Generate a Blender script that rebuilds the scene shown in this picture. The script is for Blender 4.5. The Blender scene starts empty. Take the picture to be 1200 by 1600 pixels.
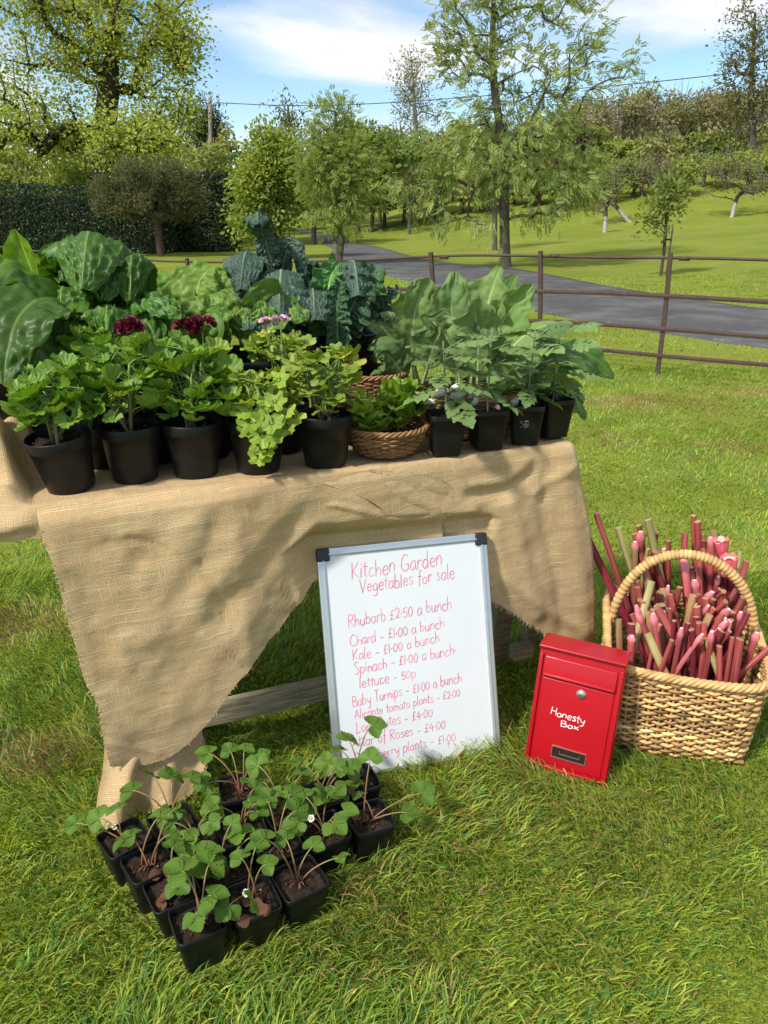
import bpy, bmesh, math, random
import numpy as np
from mathutils import Vector, Matrix
R = math.radians
rng = np.random.default_rng(7)
random.seed(7)
scene = bpy.context.scene
col = scene.collection

# ------------------------------------------------------------------ camera, sky, sun, exposure
FPX, PITCH, CAMH = 1202.0, R(20.9), 1.38
cam_d = bpy.data.cameras.new('camera')
cam_d.sensor_fit = 'VERTICAL'; cam_d.sensor_height = 36.0; cam_d.lens = 36.0 * FPX / 1600.0
cam_d.clip_start = 0.05; cam_d.clip_end = 2000
cam = bpy.data.objects.new('camera', cam_d); col.objects.link(cam)
cam.location = (0, 0, CAMH); cam.rotation_euler = (R(90) - PITCH, 0, 0)
scene.camera = cam

SUN = Vector((-0.62, -0.58, 0.92)).normalized()
SUN_EL = math.asin(SUN.z); SUN_ROT = math.atan2(SUN.x, SUN.y)
sd = bpy.data.lights.new('sun', 'SUN'); sd.energy = 2.35; sd.angle = R(5.5); sd.color = (1.0, 0.95, 0.86)
so = bpy.data.objects.new('sun', sd); col.objects.link(so)
so.rotation_euler = (-SUN).to_track_quat('-Z', 'Y').to_euler(); so.location = (-8, -4, 12)

scene.view_settings.view_transform = 'Standard'
scene.view_settings.look = 'None'
scene.view_settings.gamma = 1.0
scene.view_settings.exposure = 1.13

world = bpy.data.worlds.new("World"); scene.world = world; world.use_nodes = True
def build_world():
    nt = world.node_tree; nt.nodes.clear(); N = nt.nodes.new; L = nt.links.new
    out = N('ShaderNodeOutputWorld'); bg = N('ShaderNodeBackground'); bg.inputs['Strength'].default_value = 0.15
    sky = N('ShaderNodeTexSky'); sky.sky_type = 'NISHITA'; sky.sun_disc = False
    sky.sun_elevation = SUN_EL; sky.sun_rotation = SUN_ROT; sky.air_density = 1.0; sky.dust_density = 0.2; sky.ozone_density = 2.5
    hs = N('ShaderNodeHueSaturation'); hs.inputs['Saturation'].default_value = 1.12; hs.inputs['Value'].default_value = 1.0
    L(sky.outputs[0], hs.inputs['Color']); tn = N('ShaderNodeMix'); tn.data_type = 'RGBA'; tn.blend_type = 'MULTIPLY'; tn.inputs[0].default_value = 1.0; tn.inputs[7].default_value = (.55, .545, .54, 1); L(hs.outputs[0], tn.inputs[6])
    tc = N('ShaderNodeTexCoord'); sep = N('ShaderNodeSeparateXYZ'); L(tc.outputs['Generated'], sep.inputs[0])
    def M(op, a, b=None, clamp=False):
        n = N('ShaderNodeMath'); n.operation = op; n.use_clamp = clamp
        for i, v in enumerate((a, b)):
            if v is None: continue
            if isinstance(v, (int, float)): n.inputs[i].default_value = v
            else: L(v, n.inputs[i])
        return n.outputs[0]
    zz = M('ADD', M('MAXIMUM', sep.outputs[2], 0.0), 0.10)
    cx = M('DIVIDE', sep.outputs[0], zz); cy = M('DIVIDE', sep.outputs[1], zz)
    cb = N('ShaderNodeCombineXYZ'); L(cx, cb.inputs[0]); L(cy, cb.inputs[1]); cb.inputs[2].default_value = 3.1
    n1 = N('ShaderNodeTexNoise'); n1.inputs['Scale'].default_value = 0.62; n1.inputs['Detail'].default_value = 7; n1.inputs['Roughness'].default_value = 0.56; n1.inputs['Distortion'].default_value = 0.35
    L(cb.outputs[0], n1.inputs['Vector'])
    # banks of cloud standing at definite bearings and heights in the sky
    def bank(x, z, wx, wz, a):
        ax = M('DIVIDE', M('SUBTRACT', M('DIVIDE', sep.outputs[0], M('MAXIMUM', sep.outputs[1], 0.15)), x), wx)
        az = M('DIVIDE', M('SUBTRACT', sep.outputs[2], z), wz)
        d = M('ADD', M('MULTIPLY', ax, ax), M('MULTIPLY', az, az))
        return M('MULTIPLY', M('EXPONENT', M('MULTIPLY', d, -1.0)), a)
    s = n1.outputs['Fac']
    for b in BANKS: s = M('ADD', s, bank(*b))
    # extra cloud added overhead, out of view, as neutral white fill light
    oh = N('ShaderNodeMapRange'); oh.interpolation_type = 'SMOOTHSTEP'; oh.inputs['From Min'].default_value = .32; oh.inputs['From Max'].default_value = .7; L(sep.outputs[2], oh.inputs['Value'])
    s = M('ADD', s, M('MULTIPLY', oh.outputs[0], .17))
    mr = N('ShaderNodeMapRange'); mr.interpolation_type = 'SMOOTHSTEP'
    mr.inputs['From Min'].default_value = 0.50; mr.inputs['From Max'].default_value = 0.74
    L(s, mr.inputs['Value'])
    n2 = N('ShaderNodeTexNoise'); n2.inputs['Scale'].default_value = 1.7; n2.inputs['Detail'].default_value = 5
    L(cb.outputs[0], n2.inputs['Vector'])
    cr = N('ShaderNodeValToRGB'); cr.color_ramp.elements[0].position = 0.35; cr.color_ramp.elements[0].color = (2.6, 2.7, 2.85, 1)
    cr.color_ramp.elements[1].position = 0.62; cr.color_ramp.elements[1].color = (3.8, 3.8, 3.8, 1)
    L(n2.outputs['Fac'], cr.inputs[0])
    mx = N('ShaderNodeMix'); mx.data_type = 'RGBA'
    L(mr.outputs[0], mx.inputs[0]); L(tn.outputs[2], mx.inputs[6]); L(cr.outputs[0], mx.inputs[7])
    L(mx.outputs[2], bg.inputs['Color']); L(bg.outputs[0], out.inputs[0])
# (x/y bearing, z of direction, half widths, strength)
BANKS = [(0.08, 0.275, 0.30, 0.075, .22), (-0.30, 0.245, 0.16, 0.045, -.22), (-0.02, 0.17, 0.10, 0.025, .17), (0.38, 0.24, 0.16, 0.05, .16), (-0.46, 0.13, 0.08, 0.05, .2), (0.42, 0.13, 0.2, .02, -.05)]
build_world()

# ------------------------------------------------------------------ rays: where a line of sight meets a plane of the scene
cp_, sp_ = math.cos(PITCH), math.sin(PITCH)
def ray(px, py):
    u = -(py - 800) / FPX
    return np.array([(px - 600) / FPX, cp_ + u * sp_, -sp_ + u * cp_])
CAMP = np.array([0, 0, CAMH])
def at(px, py, z=0.0):
    r = ray(px, py); return CAMP + r * ((z - CAMH) / r[2])
def aty(px, py, y):
    r = ray(px, py); return CAMP + r * (y / r[1])
# table frame: s runs along the front edge (0 = where the burlap corner hangs), d runs back
T0 = np.array([-0.745, 1.540]); YAW = math.atan2(2.067 - 1.540, 0.521 + 0.745)
ES = np.array([math.cos(YAW), math.sin(YAW)]); ED = np.array([-math.sin(YAW), math.cos(YAW)])
TLEN = 1.372; TZ = 0.80
def tb(s, d, z): 
    q = T0 + ES * s + ED * d
    return np.array([q[0], q[1], z])
def fpl(px, py, d=-0.03):
    r = ray(px, py); o = T0 + ED * d
    t = np.dot(o, ED) / np.dot(r[:2], ED)
    p = CAMP + r * t
    return np.dot(p[:2] - T0, ES), p[2]

# ------------------------------------------------------------------ numpy noise
def _hash(ix, iy, iz, seed):
    h = (ix.astype(np.int64) * 374761393 + iy.astype(np.int64) * 668265263 + iz.astype(np.int64) * 2147483647 + seed * 974711) & 0x7fffffff
    h = ((h ^ (h >> 13)) * 1274126177) & 0x7fffffff
    return ((h ^ (h >> 16)) & 0xffff) / 65535.0
def vnoise(x, y, z=0.0, seed=0):
    x, y, z = np.broadcast_arrays(np.asarray(x, float), np.asarray(y, float), np.asarray(z, float))
    ix, iy, iz = np.floor(x), np.floor(y), np.floor(z)
    fx, fy, fz = x - ix, y - iy, z - iz
    fx, fy, fz = fx*fx*(3-2*fx), fy*fy*(3-2*fy), fz*fz*(3-2*fz)
    r = 0
    for a in (0, 1):
        for b in (0, 1):
            for c in (0, 1):
                w = (fx if a else 1-fx) * (fy if b else 1-fy) * (fz if c else 1-fz)
                r = r + w * _hash(ix+a, iy+b, iz+c, seed)
    return r * 2 - 1
def fbm(x, y, z=0.0, seed=0, o=3):
    r = 0; a = 1.0; t = 0
    for k in range(o):
        f = 2.03 ** k
        r = r + a * vnoise(np.asarray(x)*f, np.asarray(y)*f, np.asarray(z)*f, seed+k*17); t += a; a *= .5
    return r / t

def worley(x, y, seed=0):
    x, y = np.asarray(x, float), np.asarray(y, float); ix, iy = np.floor(x), np.floor(y)
    f1 = np.full(x.shape, 9.); f2 = np.full(x.shape, 9.)
    for a in (-1, 0, 1):
        for b in (-1, 0, 1):
            cx, cy = ix+a, iy+b; o = np.zeros_like(cx)
            d = np.hypot(cx+.15+.7*_hash(cx, cy, o, seed)-x, cy+.15+.7*_hash(cx, cy, o, seed+5)-y)
            f2 = np.where(d < f1, f1, np.minimum(f2, d)); f1 = np.minimum(f1, d)
    return f1, f2
# ------------------------------------------------------------------ mesh collector
class MB:
    def __init__(s): s.V=[]; s.C=[]; s.U=[]; s.F=[]; s.n=0
    def add(s, V, faces, c=(1,1,1), uv=None, mi=0):
        V = np.asarray(V, float).reshape(-1, 3); n = len(V)
        s.V.append(V); c = np.asarray(c, float)
        s.C.append(np.broadcast_to(c, (n, 3)).copy() if c.ndim == 1 else c)
        s.U.append(np.zeros((n, 2)) if uv is None else np.asarray(uv, float))
        for f in (faces if isinstance(faces, list) else [faces]):
            f = np.asarray(f, np.int64)
            if f.size: s.F.append((f + s.n, mi))
        s.n += n
    def stamp(s, tpl, M, P, c, mi=0):
        """copies of a template (V, [faces], uv) under matrices M (n,3,3) (columns = axes) and positions P"""
        V, F, UV = tpl; n = len(P); k = len(V)
        W = np.einsum('nij,kj->nki', M, V) + P[:, None, :]
        c = np.asarray(c, float)
        if c.ndim == 1: c = np.broadcast_to(c, (n, 3))
        off = (np.arange(n) * k)[:, None, None]
        fs = [(np.asarray(f)[None] + off).reshape(-1, np.asarray(f).shape[1]) for f in F]
        s.add(W.reshape(-1, 3), fs, np.repeat(c, k, 0), np.tile(UV, (n, 1)), mi)
    def mesh(s, name, mats, smooth=True):
        me = bpy.data.meshes.new(name)
        V = np.concatenate(s.V); C = np.concatenate(s.C); U = np.concatenate(s.U)
        me.vertices.add(len(V)); me.vertices.foreach_set('co', V.ravel())
        lv = np.concatenate([f.ravel() for f, _ in s.F])
        ln = np.concatenate([np.full(len(f), f.shape[1]) for f, _ in s.F])
        mi = np.concatenate([np.full(len(f), m) for f, m in s.F])
        st = np.concatenate([[0], np.cumsum(ln)[:-1]])
        me.loops.add(len(lv)); me.loops.foreach_set('vertex_index', lv.astype(np.int32))
        me.polygons.add(len(ln)); me.polygons.foreach_set('loop_start', st.astype(np.int32))
        me.polygons.foreach_set('material_index', mi.astype(np.int32))
        me.polygons.foreach_set('use_smooth', np.full(len(ln), smooth))
        a = me.color_attributes.new('Col', 'FLOAT_COLOR', 'POINT')
        a.data.foreach_set('color', np.concatenate([C, np.ones((len(C), 1))], 1).ravel())
        u = me.uv_layers.new(name='UVMap'); u.data.foreach_set('uv', U[lv].ravel())
        for m in (mats if isinstance(mats, (list, tuple)) else [mats]): me.materials.append(m)
        me.update(calc_edges=True); me.validate()
        return me
    def build(s, name, mats, parent=None, smooth=True, origin=None):
        if origin is not None:
            s.V = [v - np.asarray(origin) for v in s.V]
        me = s.mesh(name, mats, smooth)
        o = bpy.data.objects.new(name, me); col.objects.link(o)
        if origin is not None: o.location = origin
        if parent is not None:
            o.parent = parent
        return o
def tag(o, label=None, cat=None, group=None, kind=None):
    if label: o['label'] = label
    if cat: o['category'] = cat
    if group: o['group'] = group
    if kind: o['kind'] = kind
    return o
def thing(name, label, cat, loc=(0,0,0), group=None, rot=(0,0,0)):
    o = bpy.data.objects.new(name, None); col.objects.link(o); o.empty_display_size = .05
    o.location = loc; o.rotation_euler = rot
    return tag(o, label, cat, group)
def put(mb, name, mats, root, smooth=True):
    """geometry given in world space, hung under a root Empty that has a location only"""
    o = mb.build(name, mats, None, smooth)
    me = o.data; L = root.location
    co = np.empty(len(me.vertices)*3); me.vertices.foreach_get('co', co)
    co = co.reshape(-1, 3) - np.array(L); me.vertices.foreach_set('co', co.ravel()); me.update()
    o.parent = root
    return o
def copy_tree(o, parent=None):
    c = o.copy(); col.objects.link(c); c.parent = parent
    for ch in o.children: copy_tree(ch, c)
    return c

def norm(v): 
    v = np.asarray(v, float); return v / (np.linalg.norm(v, axis=-1, keepdims=True) + 1e-12)
def frames(P, hint=None):
    P = np.asarray(P, float); T = norm(np.gradient(P, axis=0))
    n = np.array(hint if hint is not None else ((0,0,1) if abs(T[0][2]) < .9 else (1,0,0)), float)
    S = np.zeros_like(P)
    for i in range(len(P)):
        n = n - T[i] * np.dot(n, T[i]); n /= (np.linalg.norm(n) + 1e-12); S[i] = n
    return T, S, np.cross(T, S)
def tube(mb, P, r, k=6, c=(1,1,1), cap=True, mi=0, flat=1.0, hint=None):
    P = np.asarray(P, float); n = len(P); r = np.broadcast_to(np.asarray(r, float), (n,))
    T, S, B = frames(P, hint)
    a = np.arange(k) / k * 2 * np.pi
    V = P[:, None] + r[:, None, None] * (np.cos(a)[None, :, None] * S[:, None] + flat * np.sin(a)[None, :, None] * B[:, None])
    i = np.arange(n-1)[:, None] * k; j = np.arange(k)[None]
    q = np.stack([i+j, i+(j+1) % k, i+k+(j+1) % k, i+k+j], -1).reshape(-1, 4)
    c = np.asarray(c, float)
    cc = c if c.ndim == 1 else np.repeat(c, k, 0)
    uv = np.stack([np.broadcast_to(a[None]/(2*np.pi), (n, k)), np.broadcast_to((np.arange(n)/(n-1))[:, None], (n, k))], -1).reshape(-1, 2)
    fs = [q]
    if cap: fs += [np.arange(k)[None, ::-1], (np.arange(k) + (n-1)*k)[None]]
    mb.add(V.reshape(-1, 3), fs, cc, uv, mi)
def bez(p0, p1, p2, p3, n):
    t = np.linspace(0, 1, n)[:, None]; p0, p1, p2, p3 = [np.asarray(p, float) for p in (p0, p1, p2, p3)]
    return (1-t)**3*p0 + 3*(1-t)**2*t*p1 + 3*(1-t)*t*t*p2 + t**3*p3
def catmull(P, n):
    P = np.asarray(P, float)
    if len(P) < 3: 
        t = np.linspace(0, 1, n)[:, None]; return P[0]*(1-t) + P[-1]*t
    Q = np.vstack([2*P[0]-P[1], P, 2*P[-1]-P[-2]]); m = len(P)-1
    t = np.linspace(0, m, n); i = np.minimum(t.astype(int), m-1); f = (t-i)[:, None]
    a, b, c, d = Q[i], Q[i+1], Q[i+2], Q[i+3]
    return .5*((2*b) + (-a+c)*f + (2*a-5*b+4*c-d)*f*f + (-a+3*b-3*c+d)*f**3)
def grid_faces(n, m, wrap=False):
    i = np.arange(n-1)[:, None]; j = np.arange(m if wrap else m-1)[None]
    return np.stack([i*m+j, i*m+(j+1) % m, (i+1)*m+(j+1) % m, (i+1)*m+j], -1).reshape(-1, 4)
def lathe(mb, prof, outline=None, k=32, c=(1,1,1), M=None, mi=0, center=(0,0,0)):
    a = np.arange(k)/k*2*np.pi
    if outline is None: o = np.stack([np.cos(a), np.sin(a)], -1)
    else: o = outline(a)
    prof = np.asarray(prof, float)
    V = np.concatenate([prof[:, 0, None, None]*o[None], np.broadcast_to(prof[:, 1, None, None], (len(prof), k, 1))], -1).reshape(-1, 3)
    if M is not None: V = V @ np.asarray(M).T
    mb.add(V + np.asarray(center), grid_faces(len(prof), k, True), c, None, mi)
def rsquare(e=5.0):
    def f(a):
        c, s = np.cos(a), np.sin(a)
        r = (np.abs(c)**e + np.abs(s)**e) ** (-1/e)
        return np.stack([c*r, s*r], -1)
    return f
def bbox(mb, size, center, bev=0.0, c=(1,1,1), M=None, mi=0, seg=2):
    bm = bmesh.new(); bmesh.ops.create_cube(bm, size=1.0)
    bmesh.ops.scale(bm, vec=size, verts=bm.verts)
    if bev: bmesh.ops.bevel(bm, geom=bm.edges[:], offset=bev, segments=seg, affect='EDGES', profile=.6)
    V = np.array([v.co[:] for v in bm.verts]); bm.verts.index_update()
    q = [f for f in bm.faces]
    byn = {}
    for f in q: byn.setdefault(len(f.verts), []).append([v.index for v in f.verts])
    V = V + np.asarray(center)
    if M is not None: V = V @ np.asarray(M)[:3, :3].T + (np.asarray(M)[:3, 3] if np.asarray(M).shape == (4, 4) else 0)
    mb.add(V, [np.array(v) for v in byn.values()], c, None, mi); bm.free()

# ------------------------------------------------------------------ materials
def srgb(r, g, b):
    f = lambda x: (x/255/12.92) if x/255 <= .04045 else ((x/255+.055)/1.055)**2.4
    return (f(r), f(g), f(b))
class NT:
    def __init__(s, name):
        s.m = bpy.data.materials.new(name); s.m.use_nodes = True; s.t = s.m.node_tree; s.t.nodes.clear()
        s.out = s.N('ShaderNodeOutputMaterial')
    def N(s, t): return s.t.nodes.new(t)
    def L(s, a, b): s.t.links.new(a, b)
    def val(s, sock, v):
        if hasattr(v, 'is_output') or isinstance(v, bpy.types.NodeSocket): s.L(v, sock)
        elif isinstance(v, (tuple, list)) and sock.type == 'RGBA': sock.default_value = (*v[:3], 1)
        else: sock.default_value = v
    def math(s, op, a, b=0.0, c=None, clamp=False):
        n = s.N('ShaderNodeMath'); n.operation = op; n.use_clamp = clamp
        s.val(n.inputs[0], a); s.val(n.inputs[1], b)
        if c is not None: s.val(n.inputs[2], c)
        return n.outputs[0]
    def mix(s, f, a, b, mode='MIX'):
        n = s.N('ShaderNodeMix'); n.data_type = 'RGBA'; n.blend_type = mode
        s.val(n.inputs[0], f); s.val(n.inputs[6], a); s.val(n.inputs[7], b); return n.outputs[2]
    def attr(s): 
        n = s.N('ShaderNodeAttribute'); n.attribute_name = 'Col'; return n.outputs['Color']
    def coord(s, k='Object'): return s.N('ShaderNodeTexCoord').outputs[k]
    def mapping(s, v, scale=(1,1,1), rot=(0,0,0)):
        n = s.N('ShaderNodeMapping'); s.L(v, n.inputs[0]); n.inputs['Scale'].default_value = scale; n.inputs['Rotation'].default_value = rot; return n.outputs[0]
    def noise(s, v, sc, det=3, rough=.55, dist=0.0, o='Fac'):
        n = s.N('ShaderNodeTexNoise'); s.L(v, n.inputs['Vector']); n.inputs['Scale'].default_value = sc; n.inputs['Detail'].default_value = det
        n.inputs['Roughness'].default_value = rough; n.inputs['Distortion'].default_value = dist; return n.outputs[o]
    def rng(s, v, a, b, c=0.0, d=1.0, smooth=True):
        n = s.N('ShaderNodeMapRange'); n.interpolation_type = 'SMOOTHSTEP' if smooth else 'LINEAR'; s.L(v, n.inputs[0])
        for i, x in enumerate((a, b, c, d)): n.inputs[i+1].default_value = x
        return n.outputs[0]
    def bump(s, h, st=.3, dist=.01, nrm=None):
        n = s.N('ShaderNodeBump'); n.inputs['Strength'].default_value = st; n.inputs['Distance'].default_value = dist; s.L(h, n.inputs['Height'])
        if nrm: s.L(nrm, n.inputs['Normal'])
        return n.outputs[0]
    def pbr(s, c, rough=.6, metal=0.0, nrm=None, spec=.5, coat=0.0, trans=0.0, tcol=None):
        p = s.N('ShaderNodeBsdfPrincipled'); s.val(p.inputs['Base Color'], c); s.val(p.inputs['Roughness'], rough); s.val(p.inputs['Metallic'], metal)
        p.inputs['Specular IOR Level'].default_value = spec; p.inputs['Coat Weight'].default_value = coat; p.inputs['Coat Roughness'].default_value = .1
        if nrm: s.L(nrm, p.inputs['Normal'])
        o = p.outputs[0]
        if trans > 0:
            t = s.N('ShaderNodeBsdfTranslucent'); s.val(t.inputs['Color'], tcol if tcol is not None else c)
            if nrm: s.L(nrm, t.inputs['Normal'])
            a = s.N('ShaderNodeMixShader'); a.inputs[0].default_value = trans; s.L(o, a.inputs[1]); s.L(t.outputs[0], a.inputs[2]); o = a.outputs[0]
        s.L(o, s.out.inputs[0]); return s.m
def m_plain(name, c, rough=.5, metal=0., spec=.5, coat=0., nsc=0., namt=.15, bsc=0., bst=.2, bd=.002):
    t = NT(name); cc = t.mix(1.0, c, t.attr(), 'MULTIPLY'); co = t.coord()
    nrm = None
    if nsc:
        n = t.noise(co, nsc, 4); cc = t.mix(1.0, cc, t.mix(n, (1-namt,)*3, (1+namt,)*3), 'MULTIPLY')
    if bsc: nrm = t.bump(t.noise(co, bsc, 4), bst, bd)
    return t.pbr(cc, rough, metal, nrm, spec, coat)
def m_leaf(name, c, vein=None, K=9., rough=.42, trans=.3, spec=.45, veinw=.05, bsc=60., bst=.12, patch=.25, psc=12., latf=.14):
    """leaf blade: pale midrib and side veins run with the leaf's own UV (u along, v across)"""
    t = NT(name); uv = t.N('ShaderNodeUVMap'); uv.uv_map = 'UVMap'
    base = t.mix(1.0, c, t.attr(), 'MULTIPLY'); co = t.coord()
    n = t.noise(co, psc, 4, .6); base = t.mix(1.0, base, t.mix(n, (1-patch,)*3, (1+patch,)*3), 'MULTIPLY')
    h = t.noise(co, bsc, 3)
    if vein:
        sp = t.N('ShaderNodeSeparateXYZ'); t.L(uv.outputs[0], sp.inputs[0]); u, v = sp.outputs[0], sp.outputs[1]
        av = t.math('ABSOLUTE', t.math('SUBTRACT', v, .5))
        w = t.math('MULTIPLY', t.math('SUBTRACT', 1.12, u), veinw)
        mid = t.math('SUBTRACT', 1.0, t.math('DIVIDE', av, w), clamp=True); mid = t.rng(mid, 0, .5)
        fr = t.math('FRACT', t.math('SUBTRACT', t.math('MULTIPLY', u, K), t.math('MULTIPLY', av, K*.55)))
        tri = t.math('ABSOLUTE', t.math('SUBTRACT', fr, .5))
        lat = t.rng(tri, .028, .0)
        f = t.math('MAXIMUM', mid, t.math('MULTIPLY', lat, latf))
        base = t.mix(f, base, t.mix(1.0, vein, t.attr(), 'MULTIPLY'))
        h = t.math('SUBTRACT', h, t.math('MULTIPLY', f, .8))
    nrm = t.bump(h, bst, .004)
    tc = t.mix(1.0, base, (1.5, 1.35, .45), 'MULTIPLY')
    return t.pbr(base, rough, 0., nrm, spec, 0., trans, tc)
# ------------------------------------------------------------------ terrain
FAR = np.array([[-30, 140.], [-8, 72], [-1.4, 48], [1.5, 29], [3.8, 23.5], [5.1, 16.2], [6.6, 12.2], [9.5, 9.6], [14, 7.5], [30, 3.0]])
NEAR = np.array([[-34, 140.], [-9.6, 74], [-3.2, 44], [-1.9, 31], [.55, 18.6], [1.75, 14.6], [2.75, 11.7], [3.7, 9.9], [4.4, 8.75], [7.2, 6.6], [12, 4.6], [28, 0.]])
def xedge(y): return np.interp(y, FAR[::-1, 1], FAR[::-1, 0])
def hz(x, y):
    x = np.asarray(x, float); y = np.asarray(y, float)
    u = np.maximum(0, x - xedge(y) - .6)
    h = .052*u*(1 - np.exp(-u/3.0))*(1+.012*u) * np.clip((y-6)/14, 0, 1)
    b = np.clip(y-47, 0, 60); right = 1/(1+np.exp(-(x-3)/5.0))
    h = h + right*(.20*b*(1-np.exp(-b/5)))*np.exp(-b/70)
    far = np.clip(y-60, 0, 400)
    h = h + 0.05*far*(1-np.exp(-far/40)) 
    h = np.minimum(h, 40)
    # shallow dip between the fence and the drive
    h = h - .20*np.exp(-((y-10.6)/2.4)**2)*np.clip((y-7.2)/1.5, 0, 1)/(1+np.exp((x-.6)/.8))
    return h
def build_ground():
    ys = np.concatenate([np.linspace(-6, 8, 15), 8*np.power(500/8, np.linspace(0, 1, 110))[1:]])
    xs = np.sort(np.concatenate([-np.power(np.linspace(0, 1, 70), 2.2)*400, np.power(np.linspace(0, 1, 70), 2.2)[1:]*400]))
    X, Y = np.meshgrid(xs, ys)
    mb = MB(); mb.add(np.stack([X, Y, hz(X, Y)], -1).reshape(-1, 3), grid_faces(len(ys), len(xs)))
    t = NT('lawn'); co = t.coord()
    n1 = t.noise(co, .35, 5, .6); n2 = t.noise(co, 3.0, 5, .65); n3 = t.noise(co, 40., 3, .7)
    c = t.mix(t.rng(n1, .35, .65), (.14, .185, .022), (.205, .24, .034))
    c = t.mix(t.rng(n2, .45, .72), c, (.21, .20, .05)); c = t.mix(t.math('MULTIPLY', t.rng(t.noise(co, 1.2, 6, .7), .5, .7), .5), c, (.10, .16, .02))
    worn = t.math('MULTIPLY', t.rng(t.noise(t.mapping(co, (.55, .9, 1)), 1.0, 5, .62), .56, .70), .8)
    c = t.mix(worn, c, (.27, .215, .095))
    # mowing lines
    mw = t.N('ShaderNodeTexWave'); mw.wave_type = 'BANDS'; mw.bands_direction = 'Y'; t.L(t.mapping(co, (.08, 1, 1), (0, 0, .25)), mw.inputs['Vector'])
    mw.inputs['Scale'].default_value = .42; mw.inputs['Distortion'].default_value = 3.0; mw.inputs['Detail'].default_value = 2; mw.inputs['Detail Scale'].default_value = .6
    c = t.mix(t.math('MULTIPLY', mw.outputs['Fac'], .35), c, (.20, .25, .035))
    c = t.mix(1.0, c, t.mix(n3, (.6, .62, .55), (1.35, 1.32, 1.3)), 'MULTIPLY')
    m = t.pbr(c, .85, 0, t.bump(n3, .55, .05), .06)
    o = mb.build('lawn', m); tag(o, 'mown green lawn rising to a grassy bank', None, None, 'structure')
build_ground()
def build_drive():
    # sample both kerb lines to equal counts; sheet 6 mm above the flat lawn
    def rs(P, n):
        P = catmull(P, 300); d = np.concatenate([[0], np.cumsum(np.linalg.norm(np.diff(P, axis=0), axis=1))]); t = np.linspace(0, 1, n)**1.0*d[-1]
        return np.stack([np.interp(t, d, P[:, 0]), np.interp(t, d, P[:, 1])], -1)
    A = rs(NEAR[::-1], 240); B = rs(FAR[::-1], 240)
    A = A + (.05*fbm(A[:, 0]*1.5, A[:, 1]*1.5, 0, 3))[:, None]; B = B + (.06*fbm(B[:, 0]*1.5, B[:, 1]*1.5, 1, 4))[:, None]
    w = np.linspace(0, 1, 13)[None, :, None]
    P = A[:, None]*(1-w)+B[:, None]*w
    Z = hz(P[..., 0], P[..., 1]) + .012 + .03*(1-(2*w[..., 0]-1)**2)
    e0, e1 = P[:, :1]*1.0, P[:, -1:]*1.0; P = np.concatenate([e0-(P[:, 1:2]-e0)*.02, P, e1+(e1-P[:, -2:-1])*.02], 1); Z = np.concatenate([Z[:, :1]-.06, Z, Z[:, -1:]-.06], 1)
    mb = MB(); mb.add(np.concatenate([P, Z[..., None]], -1).reshape(-1, 3), grid_faces(240, 15))
    t = NT('tarmac'); co = t.coord()
    n = t.noise(co, 1.1, 5, .6); f = t.noise(co, 55, 3, .7)
    c = t.mix(t.rng(n, .4, .65), (.070, .068, .067), (.115, .112, .108))
    c = t.mix(t.rng(t.noise(co, 7, 5, .7), .62, .72), c, (.14, .13, .11))
    c = t.mix(t.math('MULTIPLY', t.rng(t.noise(t.mapping(co, (.5, .5, 1), (0, 0, .6)), 2.2, 6, .7), .5, .62), .6), c, (.055, .056, .06))
    c = t.mix(t.rng(t.noise(co, 24, 3, .6), .68, .74), c, (.20, .19, .17))
    c = t.mix(1., c, t.mix(f, (.6,)*3, (1.4,)*3), 'MULTIPLY')
    m = t.pbr(c, .85, 0, t.bump(f, .5, .01), .25)
    tag(mb.build('driveway', m), 'dark grey tarmac driveway curving across the lawn', None, None, 'structure')
build_drive()

def in_drive(x, y):
    # between the two edge polylines (as functions of y)
    e = .10+.10*fbm(x*2.2, y*2.2, 0, 19, 3)   # ragged verge creeping over the tarmac
    return (x > np.interp(y, NEAR[::-1, 1], NEAR[::-1, 0])+e) & (x < np.interp(y, FAR[::-1, 1], FAR[::-1, 0])-e)

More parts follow.
